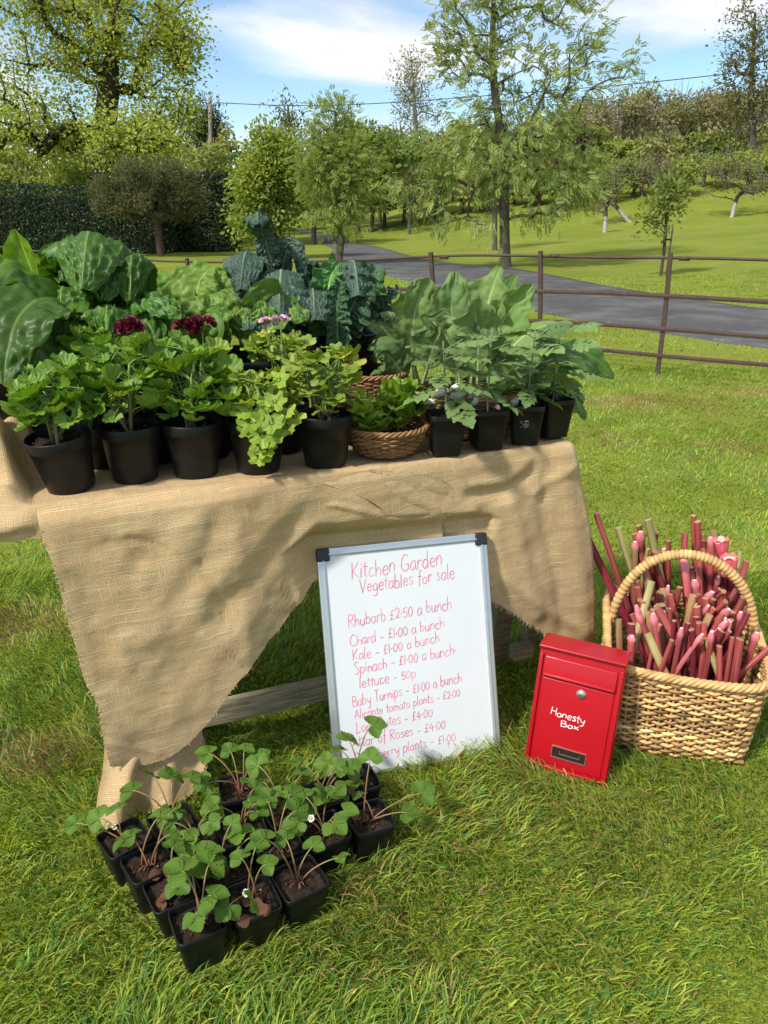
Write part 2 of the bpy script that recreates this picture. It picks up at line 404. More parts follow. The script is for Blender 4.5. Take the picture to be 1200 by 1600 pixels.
# things that stand on the grass: (centre, half x, half y, yaw) kept free of blades
BLOCKS = []
def blocked(x, y):
    r = np.zeros(len(x), bool)
    for (cx, cy, hx, hy, a) in BLOCKS:
        c, s = math.cos(a), math.sin(a); dx, dy = x-cx, y-cy
        r |= (abs(dx*c+dy*s) < hx) & (abs(-dx*s+dy*c) < hy)
    return r
WORN = [(*at(px, py)[:2], r) for px, py, r in ((985, 632, .42), (1045, 622, .35), (1120, 640, .30), (1165, 612, .40), (1150, 702, .22), (930, 690, .25), (60, 1180, .16), (30, 980, .2), (1120, 560, .5))]
def build_grass():
    mb = MB(); g = np.random.default_rng(3)
    def patch(n, y0, y1, h0, h1, w, lean, pw=1.0):
        y = y0 + (y1-y0)*np.sqrt(g.random(n)*(1-(y0/y1)**2)+(y0/y1)**2) if False else y0+(y1-y0)*g.random(n)**pw
        hw = .56*y+.35; x = (g.random(n)*2-1)*hw
        k = ~blocked(x, y) & ~in_drive(x, y)
        x, y = x[k], y[k]; n = len(x)
        # tussocks: blades in a clump lean the same way and are longer
        cl = fbm(x*4, y*4, 0, 11, 3); sw = vnoise(x*1.6, y*1.6, 0, 21)*math.pi*1.3 + vnoise(x*9, y*9, 0, 22)*1.6
        h = (h0+(h1-h0)*g.random(n)**1.4)*(1+.7*cl)*(1-.25*(vnoise(x*1.1, y*1.1, 5, 6) > .3))
        ang = sw + g.normal(0, .75, n); ln = lean*(.35+g.random(n)*.9)
        dx, dy = np.cos(ang), np.sin(ang); sx, sy = -dy, dx
        tw = g.normal(0, .9, n); wx = sx*np.cos(tw)+dx*np.sin(tw); wy = sy*np.cos(tw)+dy*np.sin(tw)
        ww = w*(.55+.8*g.random(n))
        z0 = hz(x, y)-.004
        V = np.zeros((n, 7, 3))
        for i, (t, wf) in enumerate(((0, .8), (.38, 1.), (.74, .72))):
            bx = ln*h*t*t*1.0; bz = h*(t-.22*ln*t*t)
            for s in (0, 1):
                sg = (s*2-1)*.5*ww*wf
                V[:, i*2+s, 0] = x+dx*bx+wx*sg; V[:, i*2+s, 1] = y+dy*bx+wy*sg; V[:, i*2+s, 2] = z0+bz
        V[:, 6, 0] = x+dx*ln*h; V[:, 6, 1] = y+dy*ln*h; V[:, 6, 2] = z0+h*(1-.42*ln*np.minimum(1, ln))
        off = (np.arange(n)*7)[:, None]
        Q = np.concatenate([off+[0, 1, 3, 2], off+[2, 3, 5, 4]]); Tt = off+[4, 5, 6]
        b = np.clip(.5+.5*fbm(x*2.2, y*2.2, 0, 31, 4)+g.normal(0, .16, n), 0, 1)[:, None]
        c = np.array([.135, .22, .024])*(1-b)+np.array([.35, .41, .06])*b
        cool = (g.random((n, 1)) < .30); c = np.where(cool, np.array([.085, .19, .045])*(1+.5*b), c)
        yel = (g.random((n, 1)) < .16); c = np.where(yel, np.array([.36, .40, .075]), c)
        straw = (g.random(n) < .035+.22*np.clip(fbm(x*1.3+9, y*1.3, 0, 41, 4)-.22, 0, 1)*2)
        sc = np.array([.38, .31, .14])*(1-g.random((n, 1))*.5)+np.array([.06, .0, .0])*g.random((n, 1))
        for (qx, qy, rr) in WORN: straw |= g.random(n) < .75*np.exp(-(((x-qx)/rr)**2+((y-qy)/(rr*.7))**2)**1.5)
        c = np.where(straw[:, None], sc, c)*(.78+.75*g.random((n, 1)))
        mb.add(V.reshape(-1, 3), [Q, Tt], np.repeat(c, 7, 0))
    patch(165000, .75, 2.9, .020, .062, .0035, .85, .82)
    patch(120000, 2.7, 7.6, .018, .045, .0052, .8, .75)
    patch(60000, 7.4, 20., .02, .045, .013, .9, .7)
    t = NT('grass blade'); a = t.attr()
    m = t.pbr(a, .5, 0, None, .2, 0, .42, t.mix(1., a, (1.3, 1.25, .5), 'MULTIPLY'))
    tag(mb.build('grass', m), 'thick green and straw coloured grass of the lawn', 'grass', None, 'stuff')

# ------------------------------------------------------------------ iron estate fence
def build_fence():
    m = m_plain('rusty iron', (.085, .052, .040), .75, .3, .4, 0, 14, .45, 60, .5, .004)
    fy = lambda x: 7.26-.64*(np.asarray(x)-2.59)
    root = thing('estate_fence', 'rusty iron estate fence of square posts and four thin rails along the driveway', 'fence', (2.59, 7.26, 0))
    posts = [2.59-1.02*k for k in range(8, -4, -1)]
    for i, x in enumerate(posts):
        mb = MB(); y = float(fy(x)); z = float(hz(x, y)); l = (-.012, .0, .02)[i % 3]
        P = [(x+.012-l, y, z-.2), (x-.005, y, z+.5), (x-.045+l, y, z+1.09)]
        tube(mb, catmull(P, 5), .027, 4, hint=(1, .3, 0)); put(mb, 'post', m, root, False)
    xs = np.linspace(posts[0]-.6, posts[-1]+1, 90); hx = hz(xs, fy(xs))
    for k, (z, r, rd) in enumerate(((1.045, .013, 1), (.715, .021, 0), (.425, .02, 0), (.185, .019, 0))):
        mb = MB()
        P = np.stack([xs-.018, fy(xs)-(.0 if rd else .030), hx+z+.006*np.sin(xs*2.7+k)+.006*fbm(xs*2, k, 0, 9)], -1)
        if rd:
            tube(mb, P, r, 8)
            for x in posts: 
                h0 = float(hz(x, fy(x)))+z; tube(mb, [(x+.04, float(fy(x+.06)), h0), (x+.12, float(fy(x+.14)), h0)], .0185, 8)
        else: tube(mb, P, r, 4, flat=.22, hint=(0, 0, 1))
        put(mb, 'rail', m, root, bool(rd))
build_fence()
# ------------------------------------------------------------------ trestle table and burlap
WOOD = None
def build_table():
    t = NT('weathered timber'); co = t.coord()
    g = t.noise(t.mapping(co, (1.6, 22, 22)), 6, 5, .65, .6); b = t.noise(co, 5, 4)
    c = t.mix(t.rng(g, .35, .68), (.16, .125, .075), (.44, .36, .22)); c = t.mix(t.math('MULTIPLY', b, .5), c, (.30, .27, .18))
    # a knot
    c = t.mix(1., c, t.attr(), 'MULTIPLY')
    m = t.pbr(c, .82, 0, t.bump(g, .5, .004), .25)
    root = thing('trestle_table', 'weathered timber trestle table under the burlap', 'table', tuple(tb(.45, .37, 0)), rot=(0, 0, YAW))
    def part(name, size, s, d, z, rx=0., ry=0., rz=0., extra=None):
        mb = MB(); bbox(mb, size, (0, 0, 0), .004)
        if extra: extra(mb)
        o = mb.build(name, m, root, False); o.location = (s-.45, d-.37, z); o.rotation_euler = (rx, ry, rz); return o
    for k in range(4): part('plank', (1.80, .178, .036), .46, .10+k*.183, .771)
    s0, z0 = fpl(410, 1098, .10); s1, z1 = fpl(800, 1035, .10)
    def knot(mb):
        lathe(mb, [(0, .0005), (.010, .001), (.013, -.002)], None, 14, (.6, .25, .12), [[1, 0, 0], [0, 0, -1], [0, 1, 0]], 0, (-.41, -.0165, .004))
        lathe(mb, [(0, .0015), (.004, .0015), (.006, -.001)], None, 12, (.15, .1, .08), [[1, 0, 0], [0, 0, -1], [0, 1, 0]], 0, (-.41, -.0165, .004))
    sl = (z1-z0)/(s1-s0)
    part('stretcher', (1.0, .030, .066), .62, .10, z0+(.62-s0)*sl*.3+.004, 0, -sl*.15, 0, knot)
    sL, zL = fpl(785, 1020, .13); sR, zR = fpl(850, 1000, .17)
    for s, d, lean in ((sL, .135, .1), (sL+.02, .63, -.1), (.12, .135, .1), (.12, .63, -.1)):
        part('leg', (.062, .045, .75), s, d, .375, lean, 0, 0)
    part('leg', (.055, .045, .74), sR-.01, .20, .37, .1, 0, .0)
    for s in (sL, .12): part('crosspiece', (.042, .62, .06), s+.045, .38, .235)
    part('bracket', (.07, .035, .05), sL+.035, .075, fpl(800, 1020, .075)[1], 0, 0, 0)
build_table()

def burlap_material(name, c1, c2):
    t = NT(name); uv = t.N('ShaderNodeUVMap'); uv.uv_map = 'UVMap'; v = uv.outputs[0]
    d = t.noise(v, 9, 3, .5, 0, 'Color')
    vv = t.N('ShaderNodeVectorMath'); vv.operation = 'MULTIPLY_ADD'; t.L(d, vv.inputs[0]); vv.inputs[1].default_value = (.02, .02, 0); t.L(v, vv.inputs[2]); v2 = vv.outputs[0]
    def thread(rot):
        w = t.N('ShaderNodeTexWave'); w.wave_type = 'BANDS'; w.bands_direction = 'X'; w.inputs['Scale'].default_value = 104; w.inputs['Distortion'].default_value = .6; w.inputs['Detail'].default_value = 1
        t.L(t.mapping(v2, (1, 1, 1), (0, 0, rot)), w.inputs['Vector']); return w.outputs['Fac']
    a, b = thread(0), thread(R(90))
    weave = t.math('MULTIPLY', a, b)
    sl1 = t.noise(t.mapping(v2, (7, 330, 1)), 1., 2, .5); sl2 = t.noise(t.mapping(v2, (330, 9, 1)), 1., 2, .5)
    slub = t.math('MAXIMUM', t.rng(sl1, .52, .74), t.math('MULTIPLY', t.rng(sl2, .55, .76), .8))
    st = t.noise(t.mapping(v2, (2.2, 30, 1)), 1., 4, .6); big = t.noise(v, 4.5, 4, .6)
    c = t.mix(t.rng(big, .3, .7), c1, c2)
    c = t.mix(t.math('MULTIPLY', slub, .95), c, tuple(min(.85, x*1.5) for x in c2))
    c = t.mix(t.math('MULTIPLY', t.rng(st, .5, .75), .55), c, tuple(x*.6 for x in c1))
    dk = t.rng(t.noise(v, 55, 2, .5), .30, .40)
    c = t.mix(t.math('MULTIPLY', t.math('SUBTRACT', 1, dk), .16), c, (.16, .10, .05))
    c = t.mix(t.math('MULTIPLY', t.rng(weave, .26, .03), .6), c, tuple(x*.42 for x in c1))
    h = t.math('ADD', t.math('MULTIPLY', weave, .6), t.math('MULTIPLY', slub, .7))
    nb = t.bump(t.noise(v, 26, 4, .6), .25, .012); n = t.bump(h, .55, .0022, nb)
    return t.pbr(c, .92, 0, n, .12, 0, .10)
BURL = burlap_material('burlap', (.61, .415, .22), (.71, .50, .28))

def seg_ridge(S, Z, pts, w):
    """gaussian ridge along a polyline in (s,z)"""
    d = np.full(S.shape, 9.)
    for (a, b), (c, e) in zip(pts[:-1], pts[1:]):
        L = (c-a)**2+(e-b)**2+1e-9; t = np.clip(((S-a)*(c-a)+(Z-b)*(e-b))/L, 0, 1)
        d = np.minimum(d, np.hypot(S-a-t*(c-a), Z-b-t*(e-b)))
    return np.exp(-(d/w)**2)
def px_ridge(S, Z, pts, w): return seg_ridge(S, Z, [fpl(*p) for p in pts], w)

def coons(top, bot, left, right):
    """all arrays of (s,z); top/bot n long, left/right m long"""
    n, m = len(top), len(left); u = np.linspace(0, 1, n)[None, :, None]; v = np.linspace(0, 1, m)[:, None, None]
    T, B, Lf, Rt = top[None], bot[None], left[:, None], right[:, None]
    return (1-v)*T+v*B+(1-u)*Lf+u*Rt-((1-u)*(1-v)*top[0]+u*(1-v)*top[-1]+(1-u)*v*bot[0]+u*v*bot[-1])
def resample(P, n):
    P = np.asarray(P, float); Q = catmull(P, 400) if len(P) > 2 else P
    d = np.concatenate([[0], np.cumsum(np.linalg.norm(np.diff(Q, axis=0), axis=1))]); t = np.linspace(0, d[-1], n)
    return np.stack([np.interp(t, d, Q[:, 0]), np.interp(t, d, Q[:, 1])], -1)
def surf(S, D, Z): 
    q = T0[None]+ES[None]*S.reshape(-1, 1)+ED[None]*D.reshape(-1, 1)
    return np.concatenate([q, Z.reshape(-1, 1)], 1)
def fringe(mb, P, out, g, n, l0, l1, c):
    """frayed threads below a hem polyline P (world points)"""
    P = np.asarray(P)
    for k in range(n):
        t = g.random()*(len(P)-1.001); i = int(t); p = P[i]*(1-t+i)+P[i+1]*(t-i)
        l = l0+(l1-l0)*g.random()**2; d = np.array(out)+g.normal(0, .35, 3); d /= np.linalg.norm(d)
        q = p+d*l; mid = (p+q)/2+g.normal(0, .003, 3)
        tube(mb, [p-d*.004, mid, q], [.0008, .0007, .0004], 3, c, False)

FRONT_LIP = lambda S: .006*fbm(S*6, 3.3, 0, 61, 3)
def weld(o, dist=2e-4):
    bm = bmesh.new(); bm.from_mesh(o.data); bmesh.ops.remove_doubles(bm, verts=bm.verts, dist=dist)
    bm.to_mesh(o.data); bm.free()

# the whiteboard leans against the hanging cloth and pushes it in
BL_, BR_ = at(524, 1219, .0), at(784, 1174, .0); B_YAW = math.atan2(BR_[1]-BL_[1], BR_[0]-BL_[0]); B_LEAN = R(18); B_W = float(np.linalg.norm(BR_-BL_)); B_H = .622
def pushed(S, Z, D, gap):
    v = np.array([math.cos(B_YAW), math.sin(B_YAW)]); nb = np.array([-v[1], v[0]]); o = BL_[:2]-T0; k = math.tan(B_LEAN)*Z
    a = (S-np.dot(o, ES)-k*np.dot(nb, ES))/np.dot(v, ES)
    lim = np.dot(o, ED)+a*np.dot(v, ED)+k*np.dot(nb, ED)+gap
    top = B_H*math.cos(B_LEAN)
    outside = np.maximum(np.maximum(-.015-a, a-B_W-.015), 0)*1.1+np.maximum(0, Z-top-.02)*1.6
    lim = lim-outside
    d = lim-D; sm = .012
    return D+np.where(d > sm, d, np.where(d > -sm, (d+sm)**2/(4*sm), 0))
def build_left_cloth():
    root = thing('burlap_cloth', 'large burlap cloth draped over the left of the table in a long pointed fall', 'cloth', tuple(tb(0, 0, TZ)), 'burlap cloths on the table')
    mb = MB(); ds = .009
    sh = np.arange(0, .735+1e-6, ds); n = len(sh); m = 100
    edge_z = lambda S: TZ+.004+FRONT_LIP(S)
    # ---- hanging part
    top = np.stack([sh, edge_z(sh)], -1)
    left = resample([(sh[0], top[0, 1])]+[fpl(*p) for p in ((66, 838), (80, 870), (92, 910), (104, 955), (117, 1000), (131, 1050), (150, 1085), (158, 1130), (170, 1180))], m)
    right = resample([(sh[-1], top[-1, 1])]+[fpl(*p) for p in ((694, 750), (703, 800), (697, 872))], m)
    bot = resample([left[-1]]+[fpl(*p) for p in ((215, 1180), (262, 1165), (312, 1124), (370, 1050), (440, 978), (490, 930), (540, 908), (640, 885))]+[right[-1]], n)
    G = coons(top, bot, left, right); S, Z = G[..., 0], G[..., 1]
    drop = np.clip((TZ-Z)/.05, 0, 1); low = np.clip((TZ-Z)/.5, 0, 1)
    out = .028*np.sqrt(np.clip((TZ+.004-Z)/.03, 0, 1))+.035*low
    f = np.zeros_like(S)
    for pts, a, w in (
        ([(325, 760), (300, 830), (255, 900), (222, 985)], .030, .050),
        ([(222, 985), (200, 1060), (190, 1150)], .018, .05),
        ([(345, 790), (318, 860), (268, 930)], -.020, .028),
        ([(470, 745), (450, 800), (400, 850), (330, 900), (290, 980)], .022, .034),
        ([(480, 800), (440, 852), (385, 905), (340, 960)], -.026, .034),
        ([(400, 780), (360, 850)], .012, .03),
        ([(440, 880), (400, 930), (340, 1010), (270, 1090)], .016, .032),
        ([(330, 930), (380, 925), (420, 935)], -.018, .022),
        ([(75, 820), (100, 900), (128, 1000), (150, 1080), (172, 1170)], .022, .034),
        ([(95, 840), (122, 930), (150, 1020), (170, 1090)], -.008, .03),
        ([(135, 1045), (190, 1060), (250, 1075)], -.010, .018), ([(180, 1125), (250, 1120), (310, 1090)], .012, .02),
        ([(585, 720), (604, 752), (640, 782), (690, 800)], .026, .022),
        ([(570, 740), (596, 785), (650, 806)], -.022, .020), ([(520, 735), (545, 780), (600, 815), (660, 828)], .020, .024),
        ([(505, 770), (530, 815), (600, 840)], -.018, .02), ([(655, 725), (672, 755), (698, 772)], .018, .016), ([(640, 740), (660, 772), (690, 786)], -.012, .012),
        ([(700, 735), (712, 790), (702, 832)], .010, .010), ([(420, 760), (400, 800)], -.010, .02), ([(230, 800), (190, 860), (180, 940)], .012, .035), ([(150, 800), (140, 900), (170, 1000)], -.008, .035)):
        f += a*px_ridge(S, Z, pts, w)
    gc = np.random.default_rng(12)
    for k in range(22):   # fold lines pressed into the cloth
        s0_, z0_ = gc.uniform(0, .7), gc.uniform(.2, .75); L_ = gc.uniform(.06, .22); an = gc.normal(-.9, .5)
        q = [(s0_, z0_), (s0_+.5*L_*math.cos(an)+gc.normal(0, .01), z0_+.5*L_*math.sin(an)), (s0_+L_*math.cos(an), z0_+L_*math.sin(an))]
        f += gc.choice([-1, 1])*gc.uniform(.012, .026)*seg_ridge(S, Z, q, gc.uniform(.006, .012))
    f += .014*fbm(S*9, Z*7, 0, 71, 3)+.042*(.5-np.abs(fbm(S*7+Z*5, Z*7-S*3, 0, 75, 3)))+.005*fbm(S*38, Z*30, 0, 72, 2)
    D = -(out*(1-.8*np.clip((S-.42)/.12, 0, 1))+.25*f*np.clip((TZ-Z)/.07, 0, 1)+.006)*np.clip((TZ+.004-Z)/.008+.0, 0, 1)
    D = np.minimum(D, 0.004*(Z > TZ-.01)-(.030-.026*np.clip((S-.42)/.12, 0, 1))*(Z < TZ-.03))
    D = pushed(S, Z, D, .012); D[0] = 0; Z[0] = top[:, 1]
    V = surf(S, D, Z); mb.add(V, grid_faces(m, n)[:, ::-1], (1, 1, 1), np.stack([S.ravel()+.06*Z.ravel(), Z.ravel()-.04*S.ravel()], -1))
    hem = V.reshape(m, n, 3)[-1]; rt = V.reshape(m, n, 3)[:, -1]; lf = V.reshape(m, n, 3)[:, 0]
    # ---- lying on the table top, heaped at the left end
    sa = np.concatenate([-np.arange(1, 52)[::-1]*ds, sh]); da = np.concatenate([[0, .006, .014], np.arange(.024, .76, .013)])
    S, D = np.meshgrid(sa, da)
    Z = edge_z(S)*np.exp(-D/.05)+(1-np.exp(-D/.05))*(TZ-.0015)
    wl = np.clip((-.008-S)/.04, 0, 1)+np.clip((.055-S)/.06, 0, 1)*np.clip((D-.19)/.05, 0, 1); wl = np.clip(wl, 0, 1)
    mound = .045+.12*np.exp(-((D-.24)/.10)**2)*np.clip((.06-S)/.15, 0, 1)+.055*np.exp(-((S+.18)/.07)**2-((D-.12)/.10)**2)+.05*np.exp(-((S+.06)/.05)**2-((D-.36)/.14)**2)
    mound += .030*np.sin((S*1.2+D*.75)*26+2*fbm(S*6, D*6, 0, 5))*np.clip((D-.04)/.08, 0, 1)+.012*fbm(S*14, D*14, 1, 8)
    mound *= np.clip(D/.05, 0, 1)
    Z = Z+wl*np.maximum(mound, 0)
    Z += .010*np.maximum(0, fbm(S*15, D*20, 0, 91, 2))*np.exp(-((D-.02)/.03)**2)*np.clip(D/.012, 0, 1)
    V = surf(S, D, Z); mb.add(V, grid_faces(len(da), len(sa)), (1, 1, 1), np.stack([S.ravel(), D.ravel()], -1))
    # ---- front edge left of the corner is folded under the boards
    se = sa[:52]; rows = 9; a = np.linspace(0, 1, rows)[:, None]; z0 = edge_z(se)[None]; S2 = np.broadcast_to(se[None], (rows, 52))
    th = a*math.pi*.9; hg = .055+.022*fbm(se*9, 2., 0, 6)[None]; D2 = -(.026+.012*fbm(S2*13, a*2, 0, 7))*np.sin(np.minimum(th, 2.2)); Z2 = z0-hg*a
    D2[0] = 0; V2 = surf(S2, D2, Z2); mb.add(V2, grid_faces(rows, 52)[:, ::-1], (1, 1, 1), np.stack([S2.ravel(), Z2.ravel()], -1))
    o = put(mb, 'fabric', BURL, root); weld(o)
    g = np.random.default_rng(5); fb = MB(); fringe(fb, rt[8:], (.6, -.2, -.5), g, 70, .003, .010, (.5, .36, .2)); fringe(fb, hem, (.1, -.2, -1), g, 120, .002, .007, (.5, .36, .2)); fringe(fb, lf[6:], (-.9, -.2, -.3), g, 60, .002, .006, (.5, .36, .2))
    tag(put(fb, 'frayed_hem', m_plain('jute thread', (1, 1, 1), .9), root), kind='stuff')
build_left_cloth()

def build_right_cloth():
    root = thing('burlap_cloth', 'burlap cloth hanging over the right end of the table with a frayed pointed hem', 'cloth', tuple(tb(TLEN, 0, TZ)), 'burlap cloths on the table')
    mb = MB(); ds = .010; sh = np.concatenate([np.arange(.60, TLEN-.004, ds), [TLEN]]); n = len(sh); m = 84
    ez = lambda S: TZ-.001+.4*FRONT_LIP(S+3)
    top = np.stack([sh, ez(sh)], -1)
    left = resample([top[0], fpl(600, 800, -.02), fpl(604, 905, -.02)], m)
    right = resample([top[-1]]+[fpl(*p, -.02) for p in ((908, 752), (917, 800), (923, 862), (926, 930), (926, 1008))], m)
    bot = resample([left[-1]]+[fpl(*p, -.02) for p in ((690, 910), (765, 938), (800, 957), (850, 988), (882, 1002))]+[right[-1]], n)
    G = coons(top, bot, left, right); S, Z = G[..., 0], G[..., 1]
    f = np.zeros_like(S)
    for pts, a, w in (([(880, 700), (890, 780), (905, 880), (915, 990)], .022, .035), ([(845, 705), (835, 740), (790, 770), (740, 775)], -.018, .022),
                      ([(830, 720), (800, 750), (745, 760)], .012, .018), ([(860, 720), (850, 800), (870, 900), (880, 985)], -.014, .022),
                      ([(800, 790), (815, 860), (840, 960)], .016, .026), ([(760, 800), (772, 870), (790, 940)], -.012, .022), ([(715, 720), (740, 800)], .010, .025),
                      ([(840, 770), (880, 740), (900, 730)], .010, .015), ([(780, 900), (850, 950), (910, 985)], .010, .018)):
        f += a*px_ridge(S, Z, pts, w)
    f += .009*fbm(S*8, Z*8, 2, 171, 3)+.002*fbm(S*38, Z*30, 0, 172, 2)
    dz = np.clip(TZ-Z, 0, 1)
    D = -(.016*np.sqrt(np.clip(dz/.03, 0, 1))+.012*np.clip(dz/.4, 0, 1)+.6*f*np.clip(dz/.07, 0, 1)); D = np.minimum(D, -.006*np.clip(dz/.02, 0, 1))
    D = pushed(S, Z, np.maximum(D, -.034-.1*np.clip((S-.74)/.02, 0, 1)), .024); D[0] = 0
    V = surf(S, D, Z); Vf = V.reshape(m, n, 3); mb.add(V, grid_faces(m, n)[:, ::-1], (1, 1, 1), np.stack([S.ravel()+.10*Z.ravel(), Z.ravel()-.1*S.ravel()], -1))
    hem = Vf[-1]
    # round the corner and along the end of the table
    dk = np.concatenate([[0], np.arange(.012, .74, .016)]); B = Vf[:, -1]
    zz = B[:, 2][:, None]; bend = np.clip((TZ-zz)/.04, 0, 1)
    lowz = zz-(zz < TZ-.3)*0
    K = dk[None]; off = (.020*np.sin(K*17+2)*np.clip((TZ-zz)/.3, 0, 1)+.012*fbm(K*8, zz*5, 0, 33))*np.clip(K/.05, 0, 1)
    short = 1-.35*np.clip(K/.35, 0, 1)  # the fall gets shorter towards the back
    Zs = TZ-(TZ-zz)*short; P = B[:, None, :2]+ED[None, None]*K[..., None]+ES[None, None]*off[..., None]
    Zs[0] = ez(TLEN)*np.exp(-dk/.05)+(1-np.exp(-dk/.05))*(TZ-.004)
    V = np.concatenate([P, np.broadcast_to(Zs[..., None], P.shape[:2]+(1,))], -1)
    mb.add(V.reshape(-1, 3), grid_faces(m, len(dk))[:, ::-1], (1, 1, 1), np.stack([np.broadcast_to(K, Zs.shape).ravel(), Zs.ravel()], -1))
    da = dk; S, D = np.meshgrid(sh, da); Z = ez(S)*np.exp(-D/.05)+(1-np.exp(-D/.05))*(TZ-.004)
    V = surf(S, D, Z); mb.add(V, grid_faces(len(da), n), (1, 1, 1), np.stack([S.ravel(), D.ravel()], -1))
    o = put(mb, 'fabric', BURL, root); weld(o)
    g = np.random.default_rng(6); fb = MB(); fringe(fb, hem[10:], (-.25, -.25, -1), g, 420, .004, .017, (.50, .36, .2))
    tag(put(fb, 'frayed_hem', bpy.data.materials['jute thread'], root), kind='stuff')
build_right_cloth()

def build_leg_cloth():
    # the loose end wrapped round the left leg down to the grass
    root = thing('burlap_cloth', 'pale crumpled burlap end gathered round the left leg and reaching the grass', 'cloth', tuple(tb(.17, .0, 0)), 'burlap cloths on the table')
    mb = MB(); m, n = 54, 46
    Pl = lambda L: [fpl(x, y, .01-.105*min(max((y-1110)/170, 0), 1)) for x, y in L]
    top = resample(Pl([(160, 1090), (230, 1090), (316, 1085)]), n); bot = resample(Pl([(150, 1284), (178, 1292), (225, 1283), (262, 1262), (298, 1236)]), n)
    left = resample([top[0]]+Pl([(163, 1150), (160, 1200), (152, 1250)])+[bot[0]], m); right = resample([top[-1]]+Pl([(312, 1130), (318, 1178), (306, 1215)])+[bot[-1]], m)
    G = coons(top, bot, left, right); S, Z = G[..., 0], np.maximum(G[..., 1], .004)
    f = .0*S
    for pts, a, w in (([(205, 1150), (180, 1210), (165, 1290)], .05, .03), ([(215, 1170), (215, 1230), (230, 1290)], -.02, .02), ([(262, 1160), (250, 1220), (265, 1260)], .022, .02), ([(300, 1150), (290, 1200)], -.015, .02), ([(190, 1190), (240, 1215), (290, 1220)], .014, .014)):
        f += a*seg_ridge(S, Z, [fpl(*p, .02) for p in pts], w)
    f += .012*fbm(S*14, Z*10, 4, 271, 3)
    low = np.clip((.28-Z)/.28, 0, 1)
    D = .012-.105*low**.8-.7*f*np.clip((.30-Z)/.1, .2, 1)
    V = surf(S, D, Z); mb.add(V, grid_faces(m, n)[:, ::-1], (1.12, 1.1, 1.08), np.stack([S.ravel()*.96+Z.ravel()*.25, Z.ravel()-S.ravel()*.25], -1))
    W = V.reshape(m, n, 3); put(mb, 'fabric', BURL, root)
    g = np.random.default_rng(8); fb = MB(); fringe(fb, W[20:, -1], (.9, -.2, -.3), g, 120, .004, .012, (.55, .4, .24)); tag(put(fb, 'frayed_hem', bpy.data.materials['jute thread'], root), kind='stuff')
build_leg_cloth()
# ------------------------------------------------------------------ shared materials
M_POT = m_plain('black plastic', (.0065, .0072, .008), .45, 0, .3, 0, 25, .35, 90, .10, .002)
M_SOIL = NT('compost'); _c = M_SOIL.coord()
M_SOIL = M_SOIL.pbr(M_SOIL.mix(1., M_SOIL.mix(M_SOIL.noise(_c, 160, 3, .7), (.010, .007, .005), (.055, .036, .024)), M_SOIL.attr(), 'MULTIPLY'), .95, 0, M_SOIL.bump(M_SOIL.noise(_c, 190, 4, .7), 1., .006), .2)
M_STEM = m_plain('plant stem', (1, 1, 1), .55)
M_GER = m_leaf('geranium leaf', (.125, .25, .025), None, trans=.32, rough=.5, bsc=120, bst=.25)
M_LIME = m_leaf('lime geranium leaf', (.24, .35, .04), None, trans=.34, rough=.5, bsc=120, bst=.25)
M_STRAW = m_leaf('strawberry leaf', (.08, .165, .020), (.11, .20, .035), K=7, veinw=.02, trans=.28, spec=.25, rough=.5, bsc=140, bst=.2)
M_TOM = m_leaf('tomato leaf', (.13, .21, .06), (.14, .2, .09), K=6, veinw=.03, trans=.25, rough=.6, bsc=120, bst=.2)
M_PETAL = m_plain('petal', (1, 1, 1), .55)

def basis(axis, nrm):
    x = norm(axis); z = np.asarray(nrm, float); z = norm(z - x*np.sum(z*x, -1, keepdims=True)); y = np.cross(z, x)
    return np.stack([x, y, z], -1)
def fan_leaf(lobes=7, depth=.16, cren=.05, cup=.25, pleat=.10, nr=5, na=57, open_=2.75, ruff=.05, seed=0, ncr=4):
    a = np.linspace(-open_, open_, na); ph = a/open_
    rad = .5*(1+depth*(np.abs(np.cos(ph*lobes*math.pi/2))-.6)+cren*np.abs(np.sin(ph*lobes*ncr*math.pi/4))*1.0)*(1-.10*np.abs(ph)**4)
    rho = np.linspace(0, 1, nr+1)[1:]
    X = np.concatenate([[0], (rho[:, None]*rad*np.cos(a)).ravel()]); Y = np.concatenate([[0], (rho[:, None]*rad*np.sin(a)).ravel()])
    Rr = np.concatenate([[0], np.repeat(rho, na)]); A = np.concatenate([[0], np.tile(a, nr)])
    Z = .5*(cup*Rr**2 - pleat*Rr*np.abs(np.sin(A/open_*lobes*math.pi/2))*1.0+pleat*.6*Rr+ruff*Rr**2*np.sin(A*5.3+seed)+ruff*Rr**2*np.sin(A*2.1+seed*2))
    f0 = np.stack([np.zeros(na-1, int), 1+np.arange(na-1), 2+np.arange(na-1)], -1)
    return np.stack([X, Y, Z], -1), [f0, grid_faces(nr, na)+1], np.stack([Rr, A/6.3+.5], -1)
def oval_leaf(nu=9, nv=7, w=.42, p=1.0, serr=.06, ns=9, fold=.25, bend=-.15, q=.9, quilt=.02):
    u = np.linspace(0, 1, nu)[:, None]; v = np.linspace(-1, 1, nv)[None]
    W = w*np.sin(np.pi*np.clip(u, 0, 1)**p*.985+.015)**q
    edge = 1+serr*np.abs(np.sin(u*ns*math.pi))
    X = u+0*v+.10*(1-v*v)*0; Y = W*v*edge; Z = fold*np.abs(Y)+bend*u*u+quilt*np.cos((u*7-np.abs(v)*3)*math.pi*2)*np.abs(v)*.5
    X = X+.12*np.abs(v)*W*(1-u)
    return np.stack([X, Y, Z], -1).reshape(-1, 3), [grid_faces(nu, nv)], np.stack([u+0*v, v*.5+.5+0*u], -1).reshape(-1, 2)
